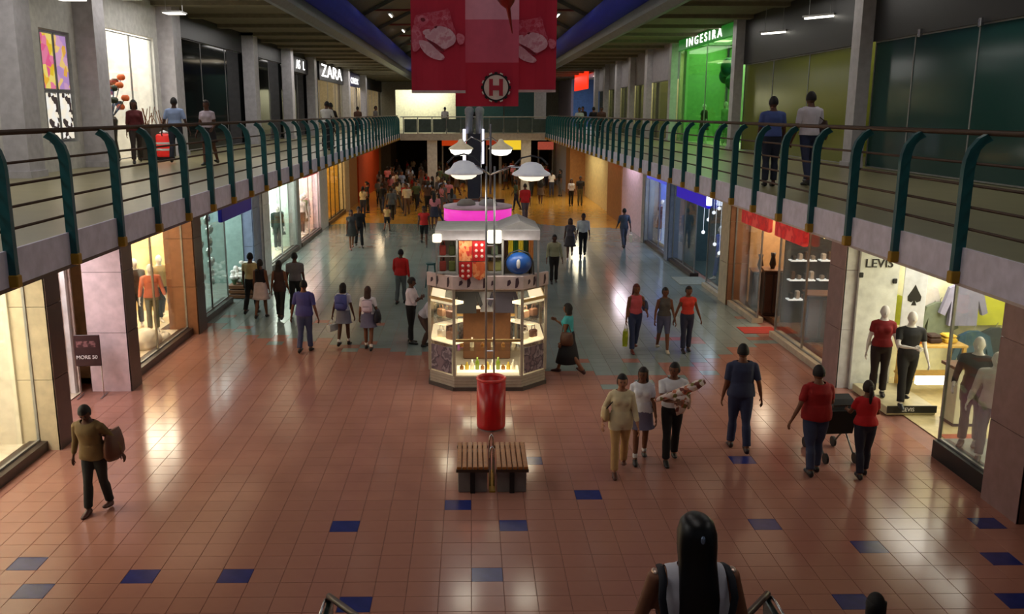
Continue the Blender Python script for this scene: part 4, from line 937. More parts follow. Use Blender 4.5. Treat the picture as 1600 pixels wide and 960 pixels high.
        for fi, f in enumerate(Fc):
            if all(topm[i] for i in f): body.m[fi] = 1
            elif all(botm[i] for i in f) and kind != 'k': body.m[fi] = 2
            elif all(shoem[i] for i in f): body.m[fi] = 3
        if kind == 'k': b0 = len(body.f); body.add(skirt.v, skirt.f, 2)
        if hairp: body.add(hairp.v, hairp.f, 4)
        out = [('body', body, None, True)]
    for _, q, _, _ in out: q.v = [((x) * sc, y * sc, (z + dz) * sc) for x, y, z in q.v]
    J2 = {'hands': [((p + Vector((0, 0, dz))) * sc) for p in J['hands']], 'head': (J['head'] + Vector((0, 0, dz))) * sc, 'sp': lambda d, x=0, y=0: (sp(d, x, y) + Vector((0, 0, dz))) * sc}
    return out, J2
def place(loc, heading, label, cat='person', name='person', z=0.0, group=None, **kw):
    out, J = figure(name=name, **kw)
    e = empty(name, (loc[0], loc[1], z), R(heading), label, cat, group)
    for nm, q, mats, smo in out:
        if q.f: q.build(nm, mats, e, smo, fix=(nm in ('hair', 'skirt')))
    e['_'] = 0; del e['_']
    mw = Matrix.Translation((loc[0], loc[1], z)) @ Matrix.Rotation(R(heading), 4, 'Z')
    J['w'] = lambda p: mw @ Vector(p)
    J['root'] = e
    return J

walk = ((22, 6), (-20, 22)); walk2 = ((-20, 22), (22, 6)); stand = ((2, 2), (-2, 4)); step = ((12, 5), (-12, 14)); step2 = ((-12, 14), (12, 5))
swing = ((-18, 8, 14, 0), (18, 8, 18, 0)); swing2 = ((18, 8, 18, 0), (-18, 8, 14, 0)); rest_a = ((2, 7, 12, 0), (2, 7, 12, 0))
def shoulder_bag(name, J, side, colr, label, drop=.12, sz=(.17, .07, .13), back=.05, cat='handbag', strap=None):
    """soft bag hanging at a hip from a strap over the shoulder; side -1 = the figure's right"""
    o = empty(name, J['w'](J['sp'](drop, side * .25, back)), J['root'].rotation_euler.z + R(90), label, cat)
    m = M('bag %d %d %d' % colr, colr, .5)
    a, b, c_ = sz
    MB().rings([[(a * k * math.cos(t), b * k2 * math.sin(t), z) for t in [2 * math.pi * i / 14 for i in range(14)]] for z, k, k2 in ((-c_, .75, .7), (-c_ * .6, 1, 1), (0, 1, .95), (c_ * .7, .85, .6), (c_, .75, .25))]).build('pouch', [m], o, True)
    sh = J['sp'](.455, side * .12, 0) - J['sp'](drop, side * .25, back)
    L = sh.length
    rot = J['root'].rotation_euler.z
    top = Matrix.Rotation(-R(90), 3, 'Z') @ sh
    MB().tube([(-a * .7, 0, c_ * .8), (top.x - .05, top.y, top.z * .7), (top.x, top.y, top.z + .03), (top.x + .05, top.y, top.z * .7), (a * .7, 0, c_ * .8)], .010, 6, flat=1).build('strap', [M('strap %d %d %d' % (strap or colr), strap or colr, .5)], o, True)
    return o
def carrier(name, J, hand, colr, label, sz=(.13, .05, .30), cat='bag', m=None):
    p = J['w'](J['hands'][hand]); o = empty(name, (p.x, p.y, p.z - .05), J['root'].rotation_euler.z + R(70), label, cat); m = m or M('carrier %d %d %d' % colr, colr, .4)
    a, b, c_ = sz
    MB().rings([[(-a, -b, -.12), (a, -b, -.12), (a, b, -.12), (-a, b, -.12)], [(-a * 1.02, -b * 1.2, -.12 - c_ * .5), (a * 1.02, -b * 1.2, -.12 - c_ * .5), (a * 1.02, b * 1.2, -.12 - c_ * .5), (-a * 1.02, b * 1.2, -.12 - c_ * .5)], [(-a * .95, -b, -.12 - c_), (a * .95, -b, -.12 - c_), (a * .95, b, -.12 - c_), (-a * .95, b, -.12 - c_)]]).build('sack', [m], o)
    for y in (-b * .8, b * .8): MB().tube([(-a * .5, y, -.12), (-.02, y * .3, 0), (.02, y * .3, 0), (a * .5, y, -.12)], .006, 6).build('handle', [white], o, True)
    return o
def backpack(J, colr, label, sz=(.14, .07, .19)):
    o = empty('backpack', J['w'](J['sp'](.27, 0, .185)), J['root'].rotation_euler.z, label, 'backpack'); a, b, c_ = sz
    m = M('pack %d %d %d' % colr, colr, .7)
    MB().box(-a, a, -b, b, -c_, c_, 0, .045).build('bag_body', [m], o, True); MB().box(-a * .7, a * .7, b - .01, b + .03, -c_ * .8, 0, 0, .02).build('pocket', [m], o, True)
    for s in (-1, 1): MB().tube([(s * .09, -b, c_ * .7), (s * .10, -b - .1, c_ * 1.0), (s * .105, -b - .22, c_ * .6), (s * .10, -b - .20, -c_ * .2), (s * .11, -b, -c_ * .7)], .014, 6).build('strap', [m], o, True)
    return o

# ground, near to far
J = place((-5.15, 11.57), -8, 'person in olive brown jacket and black trousers walking by the left display window, head bowed', h=1.62, legs=((10, 4), (-6, 12)), arms=((-6, 16, 10, 0), (-22, 20, 20, 0)), lean=10, headpitch=28, headyaw=12, skin='c', style='short', top=(104, 82, 46), sleeve=.98, hem=-.08, bottom=('t', (22, 26, 28)), shoes=(70, 30, 26), toploose=.028)
shoulder_bag('shoulder_bag', J, 1, (86, 46, 30), 'large brown shoulder bag on the person by the left display window', .06, (.22, .11, .20), .14)
J = place((2.26, 12.84), -4, 'person in cream blouse and khaki trousers with a dark bag strap, first of the trio', h=1.61, male=False, legs=step, arms=((-10, 22, 55, 10), (6, 12, 20, 0)), skin='d', style='bun', hair='black', top=(214, 198, 160), sleeve=.85, hem=-.16, bottom=('t', (186, 148, 96)), shoes=(90, 50, 36), toploose=.022)
shoulder_bag('shoulder_bag', J, -1, (196, 168, 120), 'tan shoulder bag with dark strap on the person in the cream blouse', .10, (.15, .07, .11), .02, strap=(40, 22, 20))
J = place((2.67, 13.35), -6, 'person in white blouse, grey violet skirt and white socks, middle of the trio', h=1.57, male=False, legs=((14, 8), (-6, 14)), arms=((4, 8, 12, 0), (10, 8, 14, 0)), skin='b', style='long', hair='dark', headyaw=-16, top=(226, 228, 238), sleeve=.34, hem=-.04, bottom=('k', (112, 104, 128), .32), shoes=(30, 24, 24), socks=(235, 232, 228), toploose=.024)
J = place((3.14, 13.29), -3, 'person in white short sleeved shirt and black trousers carrying a flower print bundle', h=1.66, legs=((12, 6), (-8, 10)), arms=((38, 4, 70, 40), (34, 10, 62, 10)), skin='b', style='short', headyaw=-30, top=(226, 226, 234), sleeve=.36, hem=.02, bottom=('t', (20, 19, 22)), shoes=(22, 20, 20), toploose=.022)
fl = pattern('flower print wrap', [(236, 214, 206), (240, 226, 216), (120, 60, 50), (226, 196, 176), (130, 120, 60), (200, 120, 90)], 20, 'voronoi', .7)
bun = empty('wrapped_bundle', (3.10, 12.98, 1.08), 0, 'long bundle in white flower print wrap held by the person in black trousers', 'bundle')
MB().tube([(-.30, .06, .02), (-.12, .02, .10), (.12, -.02, .20), (.32, -.04, .30), (.43, -.05, .36)], [.035, .06, .08, .085, .05], 12, flat=.8).build('roll', [fl], bun, True)
MB().rings([[(-.04, -.05, .12), (.20, -.07, .22), (.21, -.02, .22), (-.02, .0, .12)], [(-.02, -.08, -.04), (.20, -.09, .04), (.21, -.05, .04), (.0, -.04, -.04)], [(.02, -.07, -.18), (.12, -.08, -.14), (.13, -.05, -.14), (.03, -.04, -.18)]]).build('loose_end', [fl], bun, True)
J = place((4.36, 13.8), 176, 'tall person in navy shirt and navy trousers seen from behind beyond the trio', h=1.80, girth=1.12, legs=((-10, 10), (10, 4)), arms=((-12, 14, 26, 0), (4, 8, 10, 0)), skin='b', style='short', top=(50, 58, 88), sleeve=.42, hem=-.05, bottom=('t', (44, 52, 84)), shoes=(44, 26, 26), toploose=.026)
J = place((5.21, 12.81), 184, 'heavy person in dark red tee and blue jeans seen from behind beside the stroller', h=1.72, girth=1.28, legs=((6, 4), (-6, 8)), arms=((16, 18, 50, 0), (-14, 24, 20, 0)), skin='b', style='short', top=(150, 14, 18), sleeve=.40, hem=-.06, bottom=('t', (52, 62, 92)), shoes=(24, 22, 26), toploose=.028)
J = place((5.91, 12.68), 178, 'person in red top with a dark ponytail and dark jeans pushing the stroller', h=1.52, male=False, girth=1.1, legs=((8, 4), (-8, 8)), arms=((20, 16, 60, 0), (28, 14, 60, 10)), skin='b', hair='dark', style='pony', top=(184, 16, 26), sleeve=.32, hem=.0, bottom=('t', (30, 32, 50)), shoes=(26, 22, 24), toploose=.018)
s_ = empty('baby_stroller', (5.78, 13.50, 0), R(4), 'black baby stroller pushed between the two people in red', 'stroller')
blkc = M('black stroller cloth', (18, 18, 20), .8)
MB().rings([[(-.22, -.10, .42), (.22, -.10, .42), (.22, .42, .36), (-.22, .42, .36)], [(-.24, -.14, .55), (.24, -.14, .55), (.24, .46, .48), (-.24, .46, .48)]]).build('seat', [blkc], s_)
MB().rings([[(-.24, -.16, .44), (.24, -.16, .44), (.24, -.10, .44), (-.24, -.10, .44)], [(-.24, -.24, .84), (.24, -.24, .84), (.24, -.18, .84), (-.24, -.18, .84)]]).build('backrest', [blkc], s_)
MB().rings([[(-.25 * math.cos(t), -.22 + .34 * (1 - math.cos(t2)), .78 + .24 * math.sin(t2) * 1.0) for t in (0, math.pi / 3, 2 * math.pi / 3, math.pi)] for t2 in (0, .5, 1.0, 1.5)], False, closed=False).build('canopy', [M('charcoal canopy', (40, 42, 46), .8)], s_)
for s in (-1, 1):
    MB().tube([(s * .24, .44, .06), (s * .24, .12, .40), (s * .24, -.22, .84), (s * .24, -.42, 1.0)], .014, 8).build('frame_tube', [M('steel grey tube', (120, 122, 126), .4, .6)], s_, True)
    MB().tube([(s * .24, -.30, .06), (s * .24, .10, .42)], .014, 8).build('rear_tube', [M('steel grey tube', (120, 122, 126), .4, .6)], s_, True)
    for y in (.44, -.30):
        MB().lathe([(.03, -.018), (.085, -.018), (.085, .018), (.03, .018)], n=16).xf(Matrix.Translation((s * .24, y, .086)) @ Matrix.Rotation(R(90), 4, 'Y')).build('wheel', [black], s_)
MB().tube([(-.25, -.42, 1.0), (.25, -.42, 1.0)], .018, 8).build('handle', [black], s_)
J = place((2.04, 18.16), -118, 'person in turquoise top and long black skirt walking past the octagonal kiosk', h=1.58, male=False, legs=walk, arms=((30, 6, 100, 20), (0, 8, 20, 0)), skin='b', hair='black', style='bob', top=(60, 160, 170), sleeve=.2, hem=.06, bottom=('k', (20, 22, 30), 1.02), shoes=(60, 30, 30))
shoulder_bag('shoulder_bag', J, 1, (84, 50, 34), 'brown shoulder bag on the person in the long black skirt', .0, (.15, .07, .14), .06)
J = place((-3.81, 20.04), 172, 'person in violet blue shirt and slate trousers seen from behind near the blue grey tiles', h=1.69, girth=1.1, legs=((8, 4), (-8, 10)), arms=((-4, 14, 12, 0), (-6, 14, 12, 0)), skin='b', style='short', top=(74, 74, 142), sleeve=.44, hem=-.06, bottom=('t', (66, 74, 112)), shoes=(26, 24, 30), toploose=.026)
J = place((-3.0, 20.61), 168, 'pupil with violet backpack and grey skirt walking away', h=1.52, male=False, legs=((10, 6), (-8, 12)), arms=((-4, 14, 10, 0), (-10, 14, 12, 0)), skin='c', hair='black', style='bob', top=(214, 218, 232), sleeve=.34, hem=.02, bottom=('k', (120, 122, 140), .34), shoes=(22, 20, 22), socks=(232, 230, 228))
backpack(J, (84, 92, 164), 'violet blue backpack on the pupil in the grey skirt')
carrier('plastic_bag', J, 1, (206, 214, 220), 'white plastic bag in the hand of the pupil with the violet backpack', (.14, .05, .16))
J = place((-2.37, 20.19), 176, 'pupil with long dark hair, white blouse and grey violet skirt walking away', h=1.52, male=False, legs=((-8, 12), (10, 6)), arms=((-4, 14, 20, 0), (6, 10, 14, 0)), skin='b', hair='brown', style='long', top=(230, 228, 236), sleeve=.36, hem=.02, bottom=('k', (110, 108, 136), .34), shoes=(22, 20, 22), socks=(236, 234, 230))
backpack(J, (216, 196, 214), 'pale pink backpack on the pupil with long dark hair', (.12, .06, .15))
shoulder_bag('shoulder_bag', J, -1, (26, 28, 40), 'black shoulder bag at the side of the pupil with long dark hair', .0, (.17, .09, .15), .04)
J = place((-1.42, 20.77), 80, 'person in white shirt and black trousers standing with folded arms beside the kiosk', h=1.62, girth=1.1, legs=stand, arms=((26, 6, 100, 45), (26, 6, 95, 50)), skin='c', style='short', hair='dark', headpitch=8, top=(226, 214, 222), sleeve=.5, hem=.06, bottom=('t', (16, 16, 20)), shoes=(18, 16, 18), toploose=.022)
J = place((-1.12, 20.45), 60, 'person in pale grey top bending over beside the octagonal kiosk', h=1.52, male=False, legs=((30, 55), (20, 50)), arms=((40, 6, 40, 10), (30, 6, 50, 10)), lean=38, skin='c', style='bun', top=(176, 176, 190), sleeve=.6, bottom=('t', (70, 50, 44)))
for args in (
    ((3.76, 19.96), 6, 'person with long auburn hair, pink checked top and blue jeans', dict(h=1.62, male=False, legs=step, arms=((2, 8, 10, 0), (10, 16, 70, 10)), skin='b', hair='auburn', style='long', top=(190, 78, 88), sleeve=.0, hem=.04, bottom=('t', (44, 54, 90)), shoes=(110, 50, 44))),
    ((4.42, 19.95), 0, 'person in dark grey tank top and denim capris between the pink and the orange top', dict(h=1.54, male=False, legs=step2, arms=((4, 12, 30, 0), (4, 12, 20, 0)), skin='b', hair='black', style='bun', top=(84, 78, 74), sleeve=.0, hem=.02, bottom=('s', (92, 92, 120), .98), shoes=(190, 180, 160))),
    ((4.95, 19.94), 4, 'person in orange red top and dark jeans walking beside the denim capris', dict(h=1.56, male=False, legs=((5, 3), (-3, 5)), arms=((-6, 18, 10, 0), (-4, 20, 10, 0)), skin='b', hair='dark', style='short', top=(208, 60, 46), sleeve=.12, hem=.06, bottom=('t', (48, 50, 74)), shoes=(30, 26, 30))),
    ((-6.0, 24.1), 170, 'person in cream top and black trousers by the white bouquets', dict(h=1.70, legs=step, arms=rest_a, skin='c', style='short', top=(206, 190, 140), sleeve=.3, hem=.04, bottom=('t', (24, 22, 24)))),
    ((-5.61, 23.55), 174, 'person in black sleeveless top and pinkish white skirt seen from behind', dict(h=1.61, male=False, legs=step, arms=rest_a, skin='b', hair='dark', style='pony', top=(28, 22, 26), sleeve=.0, hem=.08, bottom=('k', (214, 194, 194), .5), shoes=(36, 28, 28))),
    ((-5.08, 23.42), 178, 'person in dark maroon top and black trousers close beside the grey shirt', dict(h=1.60, male=False, legs=step2, arms=((6, 8, 14, 0), (2, 10, 10, 0)), skin='b', hair='dark', style='long', top=(60, 36, 34), sleeve=.0, hem=-.12, bottom=('t', (26, 26, 24)))),
    ((-4.80, 24.15), 182, 'person in grey shirt and dark trousers half hidden behind the maroon top', dict(h=1.70, legs=step, arms=rest_a, skin='c', style='short', top=(116, 112, 116), sleeve=.36, hem=-.02, bottom=('t', (34, 34, 34)))),
    ((-2.01, 25.33), 166, 'person in red jacket and grey jeans walking away beside the octagonal kiosk', dict(h=1.60, legs=((8, 5), (-8, 8)), arms=((-4, 10, 8, 0), (8, 10, 40, 10)), skin='c', style='short', lean=4, top=(184, 22, 24), sleeve=.95, hem=-.04, bottom=('t', (84, 94, 100)), toploose=.03)),
    ((-1.92, 36.73), 4, 'person in red vest and black shorts walking on the blue grey floor', dict(h=1.72, legs=walk2, arms=rest_a, skin='c', style='short', top=(190, 28, 26), sleeve=.1, hem=-.02, bottom=('s', (20, 20, 22), .9), shoes=(60, 60, 60))),
    ((-4.79, 35.87), 20, 'person in dark patterned dress near the left shops', dict(h=1.62, male=False, legs=step, arms=rest_a, skin='b', hair='dark', style='long', top=(58, 54, 56), sleeve=.2, hem=.0, bottom=('k', (54, 52, 50), .45), shoes=(120, 70, 60))),
    ((-4.55, 36.4), 20, 'person in black suit walking beside the dark patterned dress', dict(h=1.70, legs=step2, arms=rest_a, skin='c', style='short', top=(26, 24, 28), sleeve=.98, hem=-.1, bottom=('t', (26, 24, 28)))),
    ((-3.87, 41.43), 170, 'child in yellowish top and black shorts on the edge of the ochre floor', dict(h=1.28, legs=walk, arms=swing, skin='b', style='short', top=(176, 150, 96), sleeve=.3, bottom=('s', (20, 20, 20), .9))),
    ((2.68, 28.45), 2, 'person in pale green shirt and black trousers walking to the viewer behind the kiosk', dict(h=1.60, legs=((6, 4), (-4, 8)), arms=((4, 10, 20, 0), (4, 10, 20, 0)), skin='c', style='short', top=(160, 164, 134), sleeve=.9, hem=.0, bottom=('t', (24, 22, 24)), toploose=.024)),
    ((3.73, 33.36), -6, 'person in dark tee with white print and dark skirt, one of a couple', dict(h=1.60, male=False, legs=walk, arms=swing, skin='c', hair='dark', style='bob', top=(86, 78, 86), sleeve=.3, bottom=('k', (60, 54, 58), .5), shoes=(200, 190, 190))),
    ((4.27, 33.81), -4, 'person in white shirt and black trousers, taller one of a couple', dict(h=1.70, legs=step, arms=rest_a, skin='c', style='short', top=(196, 200, 206), sleeve=.5, hem=.04, bottom=('t', (22, 22, 26)))),
    ((6.22, 36.11), 190, 'person in dark slate clothes walking away by the pink white wall', dict(h=1.64, legs=step, arms=swing, skin='c', style='short', top=(62, 70, 84), sleeve=.5, hem=-.1, bottom=('t', (70, 76, 92)))),
    ((2.77, 45.64), 186, 'person in bright red shirt and grey trousers on the ochre floor, seen from behind', dict(h=1.90, girth=1.2, legs=step, arms=rest_a, skin='c', style='short', top=(186, 24, 26), sleeve=.5, hem=-.1, bottom=('t', (84, 82, 92)))),
    ((-4.03, 45.72), 190, 'person in grey top and black trousers walking on the ochre floor at left', dict(h=1.74, legs=walk, arms=swing, skin='c', style='short', top=(92, 96, 100), sleeve=.5, hem=-.1, bottom=('t', (28, 28, 30)))),
    ((-3.4, 48.0), 2, 'person in cream white shirt and brown trousers in front of the far crowd', dict(h=1.72, legs=step, arms=rest_a, skin='b', style='short', top=(216, 206, 180), sleeve=.5, hem=.0, bottom=('t', (110, 84, 66)))),
    ((5.93, 52.99), 6, 'person in white top and black trousers standing by the lit cream wall', dict(h=1.60, male=False, legs=stand, arms=rest_a, skin='b', hair='dark', style='bob', top=(200, 196, 200), sleeve=.5, bottom=('t', (20, 20, 22)))),
    ((6.5, 53.3), -8, 'person in black tee and olive trousers standing by the lit cream wall', dict(h=1.74, legs=stand, arms=rest_a, skin='c', style='short', top=(34, 32, 34), sleeve=.4, bottom=('t', (90, 82, 50)))),
):
    J = place(args[0], args[1], args[2], **args[3])
    if 'auburn' in args[2]:
        ylw = pattern('yellow green carrier', [(206, 204, 120), (190, 196, 40), (150, 160, 30)], 5, 'noise', .4)
        carrier('shopping_bag', J, 0, (190, 196, 60), 'yellow green shopping bag held by the person with auburn hair', (.13, .05, .36), m=ylw)
        shoulder_bag('shoulder_bag', J, 1, (60, 70, 100), 'dark blue shoulder bag of the person with auburn hair', .22, (.14, .07, .12), .04)
    if 'couple' not in args[2] and 'pink white wall' in args[2]:
        carrier('shopping_bag', J, 0, (236, 222, 190), 'cream shopping bag carried by the person in slate clothes', (.14, .06, .30))
# upper galleries
for args in (
    ((-8.05, 25.0), 186, 'person in pale blue shirt and dark trousers leaning at the left gallery rail', dict(h=1.78, girth=1.1, legs=step, arms=((-6, 18, 20, 0), (-6, 18, 20, 0)), skin='e', style='short', top=(146, 166, 206), sleeve=.42, hem=.02, bottom=('t', (36, 38, 52)))),
    ((-6.9, 24.1), -10, 'person in pinkish white blouse and black skirt on the left gallery', dict(h=1.70, male=False, legs=step, arms=((4, 12, 20, 0), (4, 12, 60, 0)), skin='c', hair='dark', style='short', top=(190, 176, 190), sleeve=.3, hem=.04, bottom=('k', (26, 24, 28), .42), shoes=(30, 26, 26))),
    ((-9.1, 24.9), 20, 'person in maroon top and dark trousers in front of the white room with flowers', dict(h=1.72, male=False, legs=step, arms=rest_a, skin='c', hair='black', style='bob', top=(96, 30, 34), sleeve=.5, hem=-.05, bottom=('t', (60, 50, 46)))),
    ((-5.3, 33.6), 160, 'person in white tee and dark trousers at the left gallery rail', dict(h=1.78, legs=stand, arms=((30, 10, 40, 0), (30, 10, 40, 0)), lean=10, skin='c', style='short', top=(214, 212, 210), sleeve=.4, hem=.0, bottom=('t', (34, 38, 44)))),
    ((-5.4, 35.2), 160, 'person in black jacket beside the white tee at the left gallery rail', dict(h=1.74, legs=stand, arms=((30, 10, 40, 0), (30, 10, 40, 0)), lean=8, skin='c', style='short', top=(40, 30, 30), sleeve=.95, hem=-.05, bottom=('t', (24, 26, 28)))),
    ((5.62, 16.95), 176, 'person in blue shirt and dark jeans at the right gallery rail', dict(h=1.66, girth=1.1, legs=stand, arms=((4, 10, 30, 10), (4, 10, 40, 20)), skin='c', style='short', top=(70, 88, 150), sleeve=.42, hem=.0, bottom=('t', (34, 40, 60)), shoes=(24, 22, 24))),
    ((6.33, 16.98), 188, 'person in white tee and navy jeans walking on the right gallery', dict(h=1.76, legs=step, arms=((4, 10, 20, 0), (2, 10, 20, 0)), skin='c', style='short', top=(206, 198, 210), sleeve=.42, hem=-.02, bottom=('t', (36, 44, 76)), shoes=(20, 20, 24), toploose=.024)),
):
    J = place(args[0], args[1], args[2], z=ZU, **args[3])
    if 'navy jeans' in args[2]: shoulder_bag('shoulder_bag', J, -1, (70, 48, 40), 'brown shoulder bag of the person in the white tee on the right gallery', .08, (.16, .07, .18), .02)
# foreground figures on the stairs
J = place((1.12, 4.10), 182, 'person with very long black hair and white sleeveless top on the stairs, seen from behind', h=1.66, male=False, girth=1.3, shw=1.28, legs=stand, arms=((4, 16, 10, 0), (4, 16, 10, 0)), z=1.79, skin='a', hair=None, top=(224, 222, 232), sleeve=.0, hem=-.02, bottom=('t', (40, 42, 60)), voxel=.014)
rt = J['root']; hd = J['head']
hb = MB(); n = 20
hb.rings([[(hd.x + rx * math.cos(a_), hd.y + yo + ry * math.sin(a_), hd.z + z) for a_ in [2 * math.pi * i / n for i in range(n)]] for z, rx, ry, yo in
    ((.132, .02, .03, .01), (.124, .055, .07, .012), (.10, .082, .096, .016), (.05, .098, .104, .024), (-.02, .10, .095, .038), (-.09, .096, .08, .056), (-.17, .098, .065, .095), (-.26, .102, .055, .125), (-.38, .098, .05, .135), (-.52, .085, .045, .13), (-.66, .06, .035, .115), (-.74, .02, .02, .11))])
hb.build('hair', [M('glossy black hair', (12, 10, 12), .38, var=.3, scale=40)], rt, True)
MB().ell((hd.x + .0, hd.y + .128, hd.z + .055), .012, .012, .022, 8, 6).build('hair_clip', [M('silver hair clip', (150, 170, 200), .25, .6)], rt)
for s in (-1, 1):
    MB().tube([J['sp'](.462, s * 0.166, -.06), J['sp'](.475, s * 0.172, .0), J['sp'](.45, s * 0.179, .07), J['sp'](.36, s * 0.189, .105), J['sp'](.24, s * 0.169, .115), J['sp'](.1, s * 0.156, .12)], .020, 8, flat=.6).build('dark_trim', [M('dark trim', (34, 36, 46), .7)], rt, True)
    MB().ell(J['sp'](.462, s * .205, .0), .018, .03, .012, 8, 6).build('shoulder_stud', [M('pale stud', (230, 200, 180), .3, .5)], rt)
J = place((3.37, 6.72), 170, 'dark haired person whose head alone shows at the bottom edge', h=1.49, male=False, legs=stand, arms=rest_a, skin='c', hair='black', style='bob', top=(60, 60, 70), sleeve=.4, bottom=('t', (40, 40, 46)))

# far crowd: shared low meshes, colours per object
tops = {'white': (206, 202, 204), 'red': (170, 28, 28), 'black': (26, 24, 26), 'grey': (100, 98, 100), 'pale blue': (140, 156, 190), 'brown': (84, 56, 44), 'green': (70, 86, 60), 'cream': (200, 184, 150), 'pink': (196, 120, 130)}
bots = {'black': (22, 22, 24), 'navy': (40, 44, 66), 'brown': (86, 66, 50), 'grey': (84, 84, 88)}
base = []
for k, (lg, ar, ml, bt, stl) in enumerate(((walk, swing, True, 't', 'short'), (walk2, swing2, True, 't', 'short'), (stand, rest_a, True, 't', 'short'), (step, swing2, False, 't', 'bob'), (step2, rest_a, False, 'k', 'long'), (stand, ((20, 10, 60, 10), (4, 8, 12, 0)), False, 't', 'pony'))):
    out, J = figure(h=1.7, male=ml, legs=lg, arms=ar, bottom=(bt, (30, 30, 30), .45), style=stl, hair='black', lod=1, sleeve=.4, hem=0)
    q = out[0][1]; me = bpy.data.meshes.new('person'); me.from_pydata(q.v, [], q.f)
    for i in range(5): me.materials.append(M('skin b', SKIN['b'], .6))
    me.polygons.foreach_set('material_index', q.m); me.polygons.foreach_set('use_smooth', [True] * len(me.polygons)); me.update(); base.append((me, ml, bt))
rc = random.Random(21); spots = []; used = set()
def crowd(n, x0, x1, y0, y1, where, z=0.0, mind=.75):
    k = 0; tries = 0
    while k < n and tries < 4000:
        tries += 1
        x, y = rc.uniform(x0, x1), rc.uniform(y0, y1)
        if any((x - a_) ** 2 + (y - b_) ** 2 < mind ** 2 for a_, b_, z_ in spots if abs(z_ - z) < .5): continue
        if abs(x - (-2.55)) < .8 and abs(y - 60.6) < .8 or abs(x - 3.7) < .8 and abs(y - 60.6) < .8 or (abs(x - .2) < 1.3 and y < 41.5): continue
        spots.append((x, y, z)); k += 1
        me, ml, bt = rc.choice(base); o = bpy.data.objects.new('person', me); C.objects.link(o)
        o.location = (x, y, z); o.rotation_euler.z = rc.choice((0, 180, 0, 180, 90, -90)) * math.pi / 180 + rc.uniform(-.4, .4); s = rc.uniform(.92, 1.06); o.scale = (s, s, s)
        for _ in range(60):
            tn = rc.choice(list(tops) + ['black', 'black', 'grey', 'brown', 'black']); bn_ = rc.choice(list(bots))
            if (tn, bn_, bt == 'k', where) not in used: break
        used.add((tn, bn_, bt == 'k', where))
        for i, mm in enumerate((M('skin ' + rc.choice('abcc'), (120, 74, 50), .6), cloth_mat(tops[tn]), cloth_mat(bots[bn_]), M('shoe 24 22 22', (24, 22, 22), .4), M('hair black', HAIR['black'], .7))):
            o.material_slots[i].link = 'OBJECT'; o.material_slots[i].material = mm
        tag(o, 'person in %s top and %s %s %s' % (tn, bn_, 'skirt' if bt == 'k' else 'trousers', where), 'person', 'shoppers ' + where)
for a_ in ((-3.4, 48.0), (-4.03, 45.72), (2.77, 45.64), (5.93, 53), (6.5, 53.3), (-3.87, 41.4)): spots.append((a_[0], a_[1], 0.0))
crowd(26, -6.0, -1.2, 47, 58, 'in the crowd left of the dark tower')
crowd(38, -6.2, 0.2, 58, 78, 'in the packed crowd under the far bridge')
crowd(26, 2.3, 6.0, 47, 76, 'in the crowd right of the dark tower')
crowd(3, -1.9, -0.9, 42, 47, 'just beside the dark tower')
crowd(4, 5.5, 8.0, 46, 60, 'far along the right gallery', ZU)
crowd(3, -8.0, -5.2, 46, 59, 'far along the left gallery', ZU)
crowd(2, -3.5, 4.5, 61, 63.5, 'on the far crossing bridge', ZU)

# ---------------------------------------------------------------- signs and goods of the ground shops
navy = M('deep blue sign', (30, 24, 140), .4, emit=.12, var=.05)
sign(-1, GL + .06, 24.8, 28.2, 2.42, 2.9, navy, 'deep blue sign over the silver shop beside the balcony', None)
sign(1, GR - .06, 27.7, 31.9, 2.48, 2.95, M('lit blue sign', (40, 24, 200), .4, emit=.5, var=.05), 'glowing blue sign over the dark glazed shop', None)
tag(box('sign_end_lamp', M('cold white lamp', (220, 230, 255), .4, emit=3.0, var=0), GR - .22, GR - .1, 27.45, 27.66, 2.6, 3.0), 'white lit lamp at the end of the glowing blue sign', 'lamp')
redsg = pattern('red sign', [(214, 40, 36), (190, 34, 40), (224, 70, 60)], 3, 'noise', .5, .35)
sign(1, GR - .06, 21.9, 24.1, 2.5, 2.92, redsg, 'red sign panel over the bronze shop, the one nearer the beige pillar', None)
sign(1, GR - .06, 19.5, 21.4, 2.5, 3.0, redsg, 'red sign panel over the bronze shop, the one nearer the white panel shop', None)
sign(1, GR - .06, 33.6, 37.4, 2.75, 3.15, M('violet blue lit sign', (90, 100, 240), .4, emit=.6, var=.05), 'violet blue lit sign over the arched blue shop', None)
sign(1, GR - .12, 44.6, 47.6, 2.9, 3.3, M('orange lit sign', (250, 120, 40), .4, emit=.9, var=.1), 'orange lit sign above the tan wall at far right', None)
sign(-1, GL + .08, 37.4, 40.6, 2.75, 3.15, M('red small sign', (200, 50, 50), .4, emit=.3), 'small red sign above the pinkish shop window', None)
def mann(loc, heading, label, z=.13, **kw):
    kw.setdefault('shoes', None)
    return place(loc, heading, label, 'mannequin', 'mannequin', z, mann=True, hair=None, **kw)
olive = (96, 84, 48)
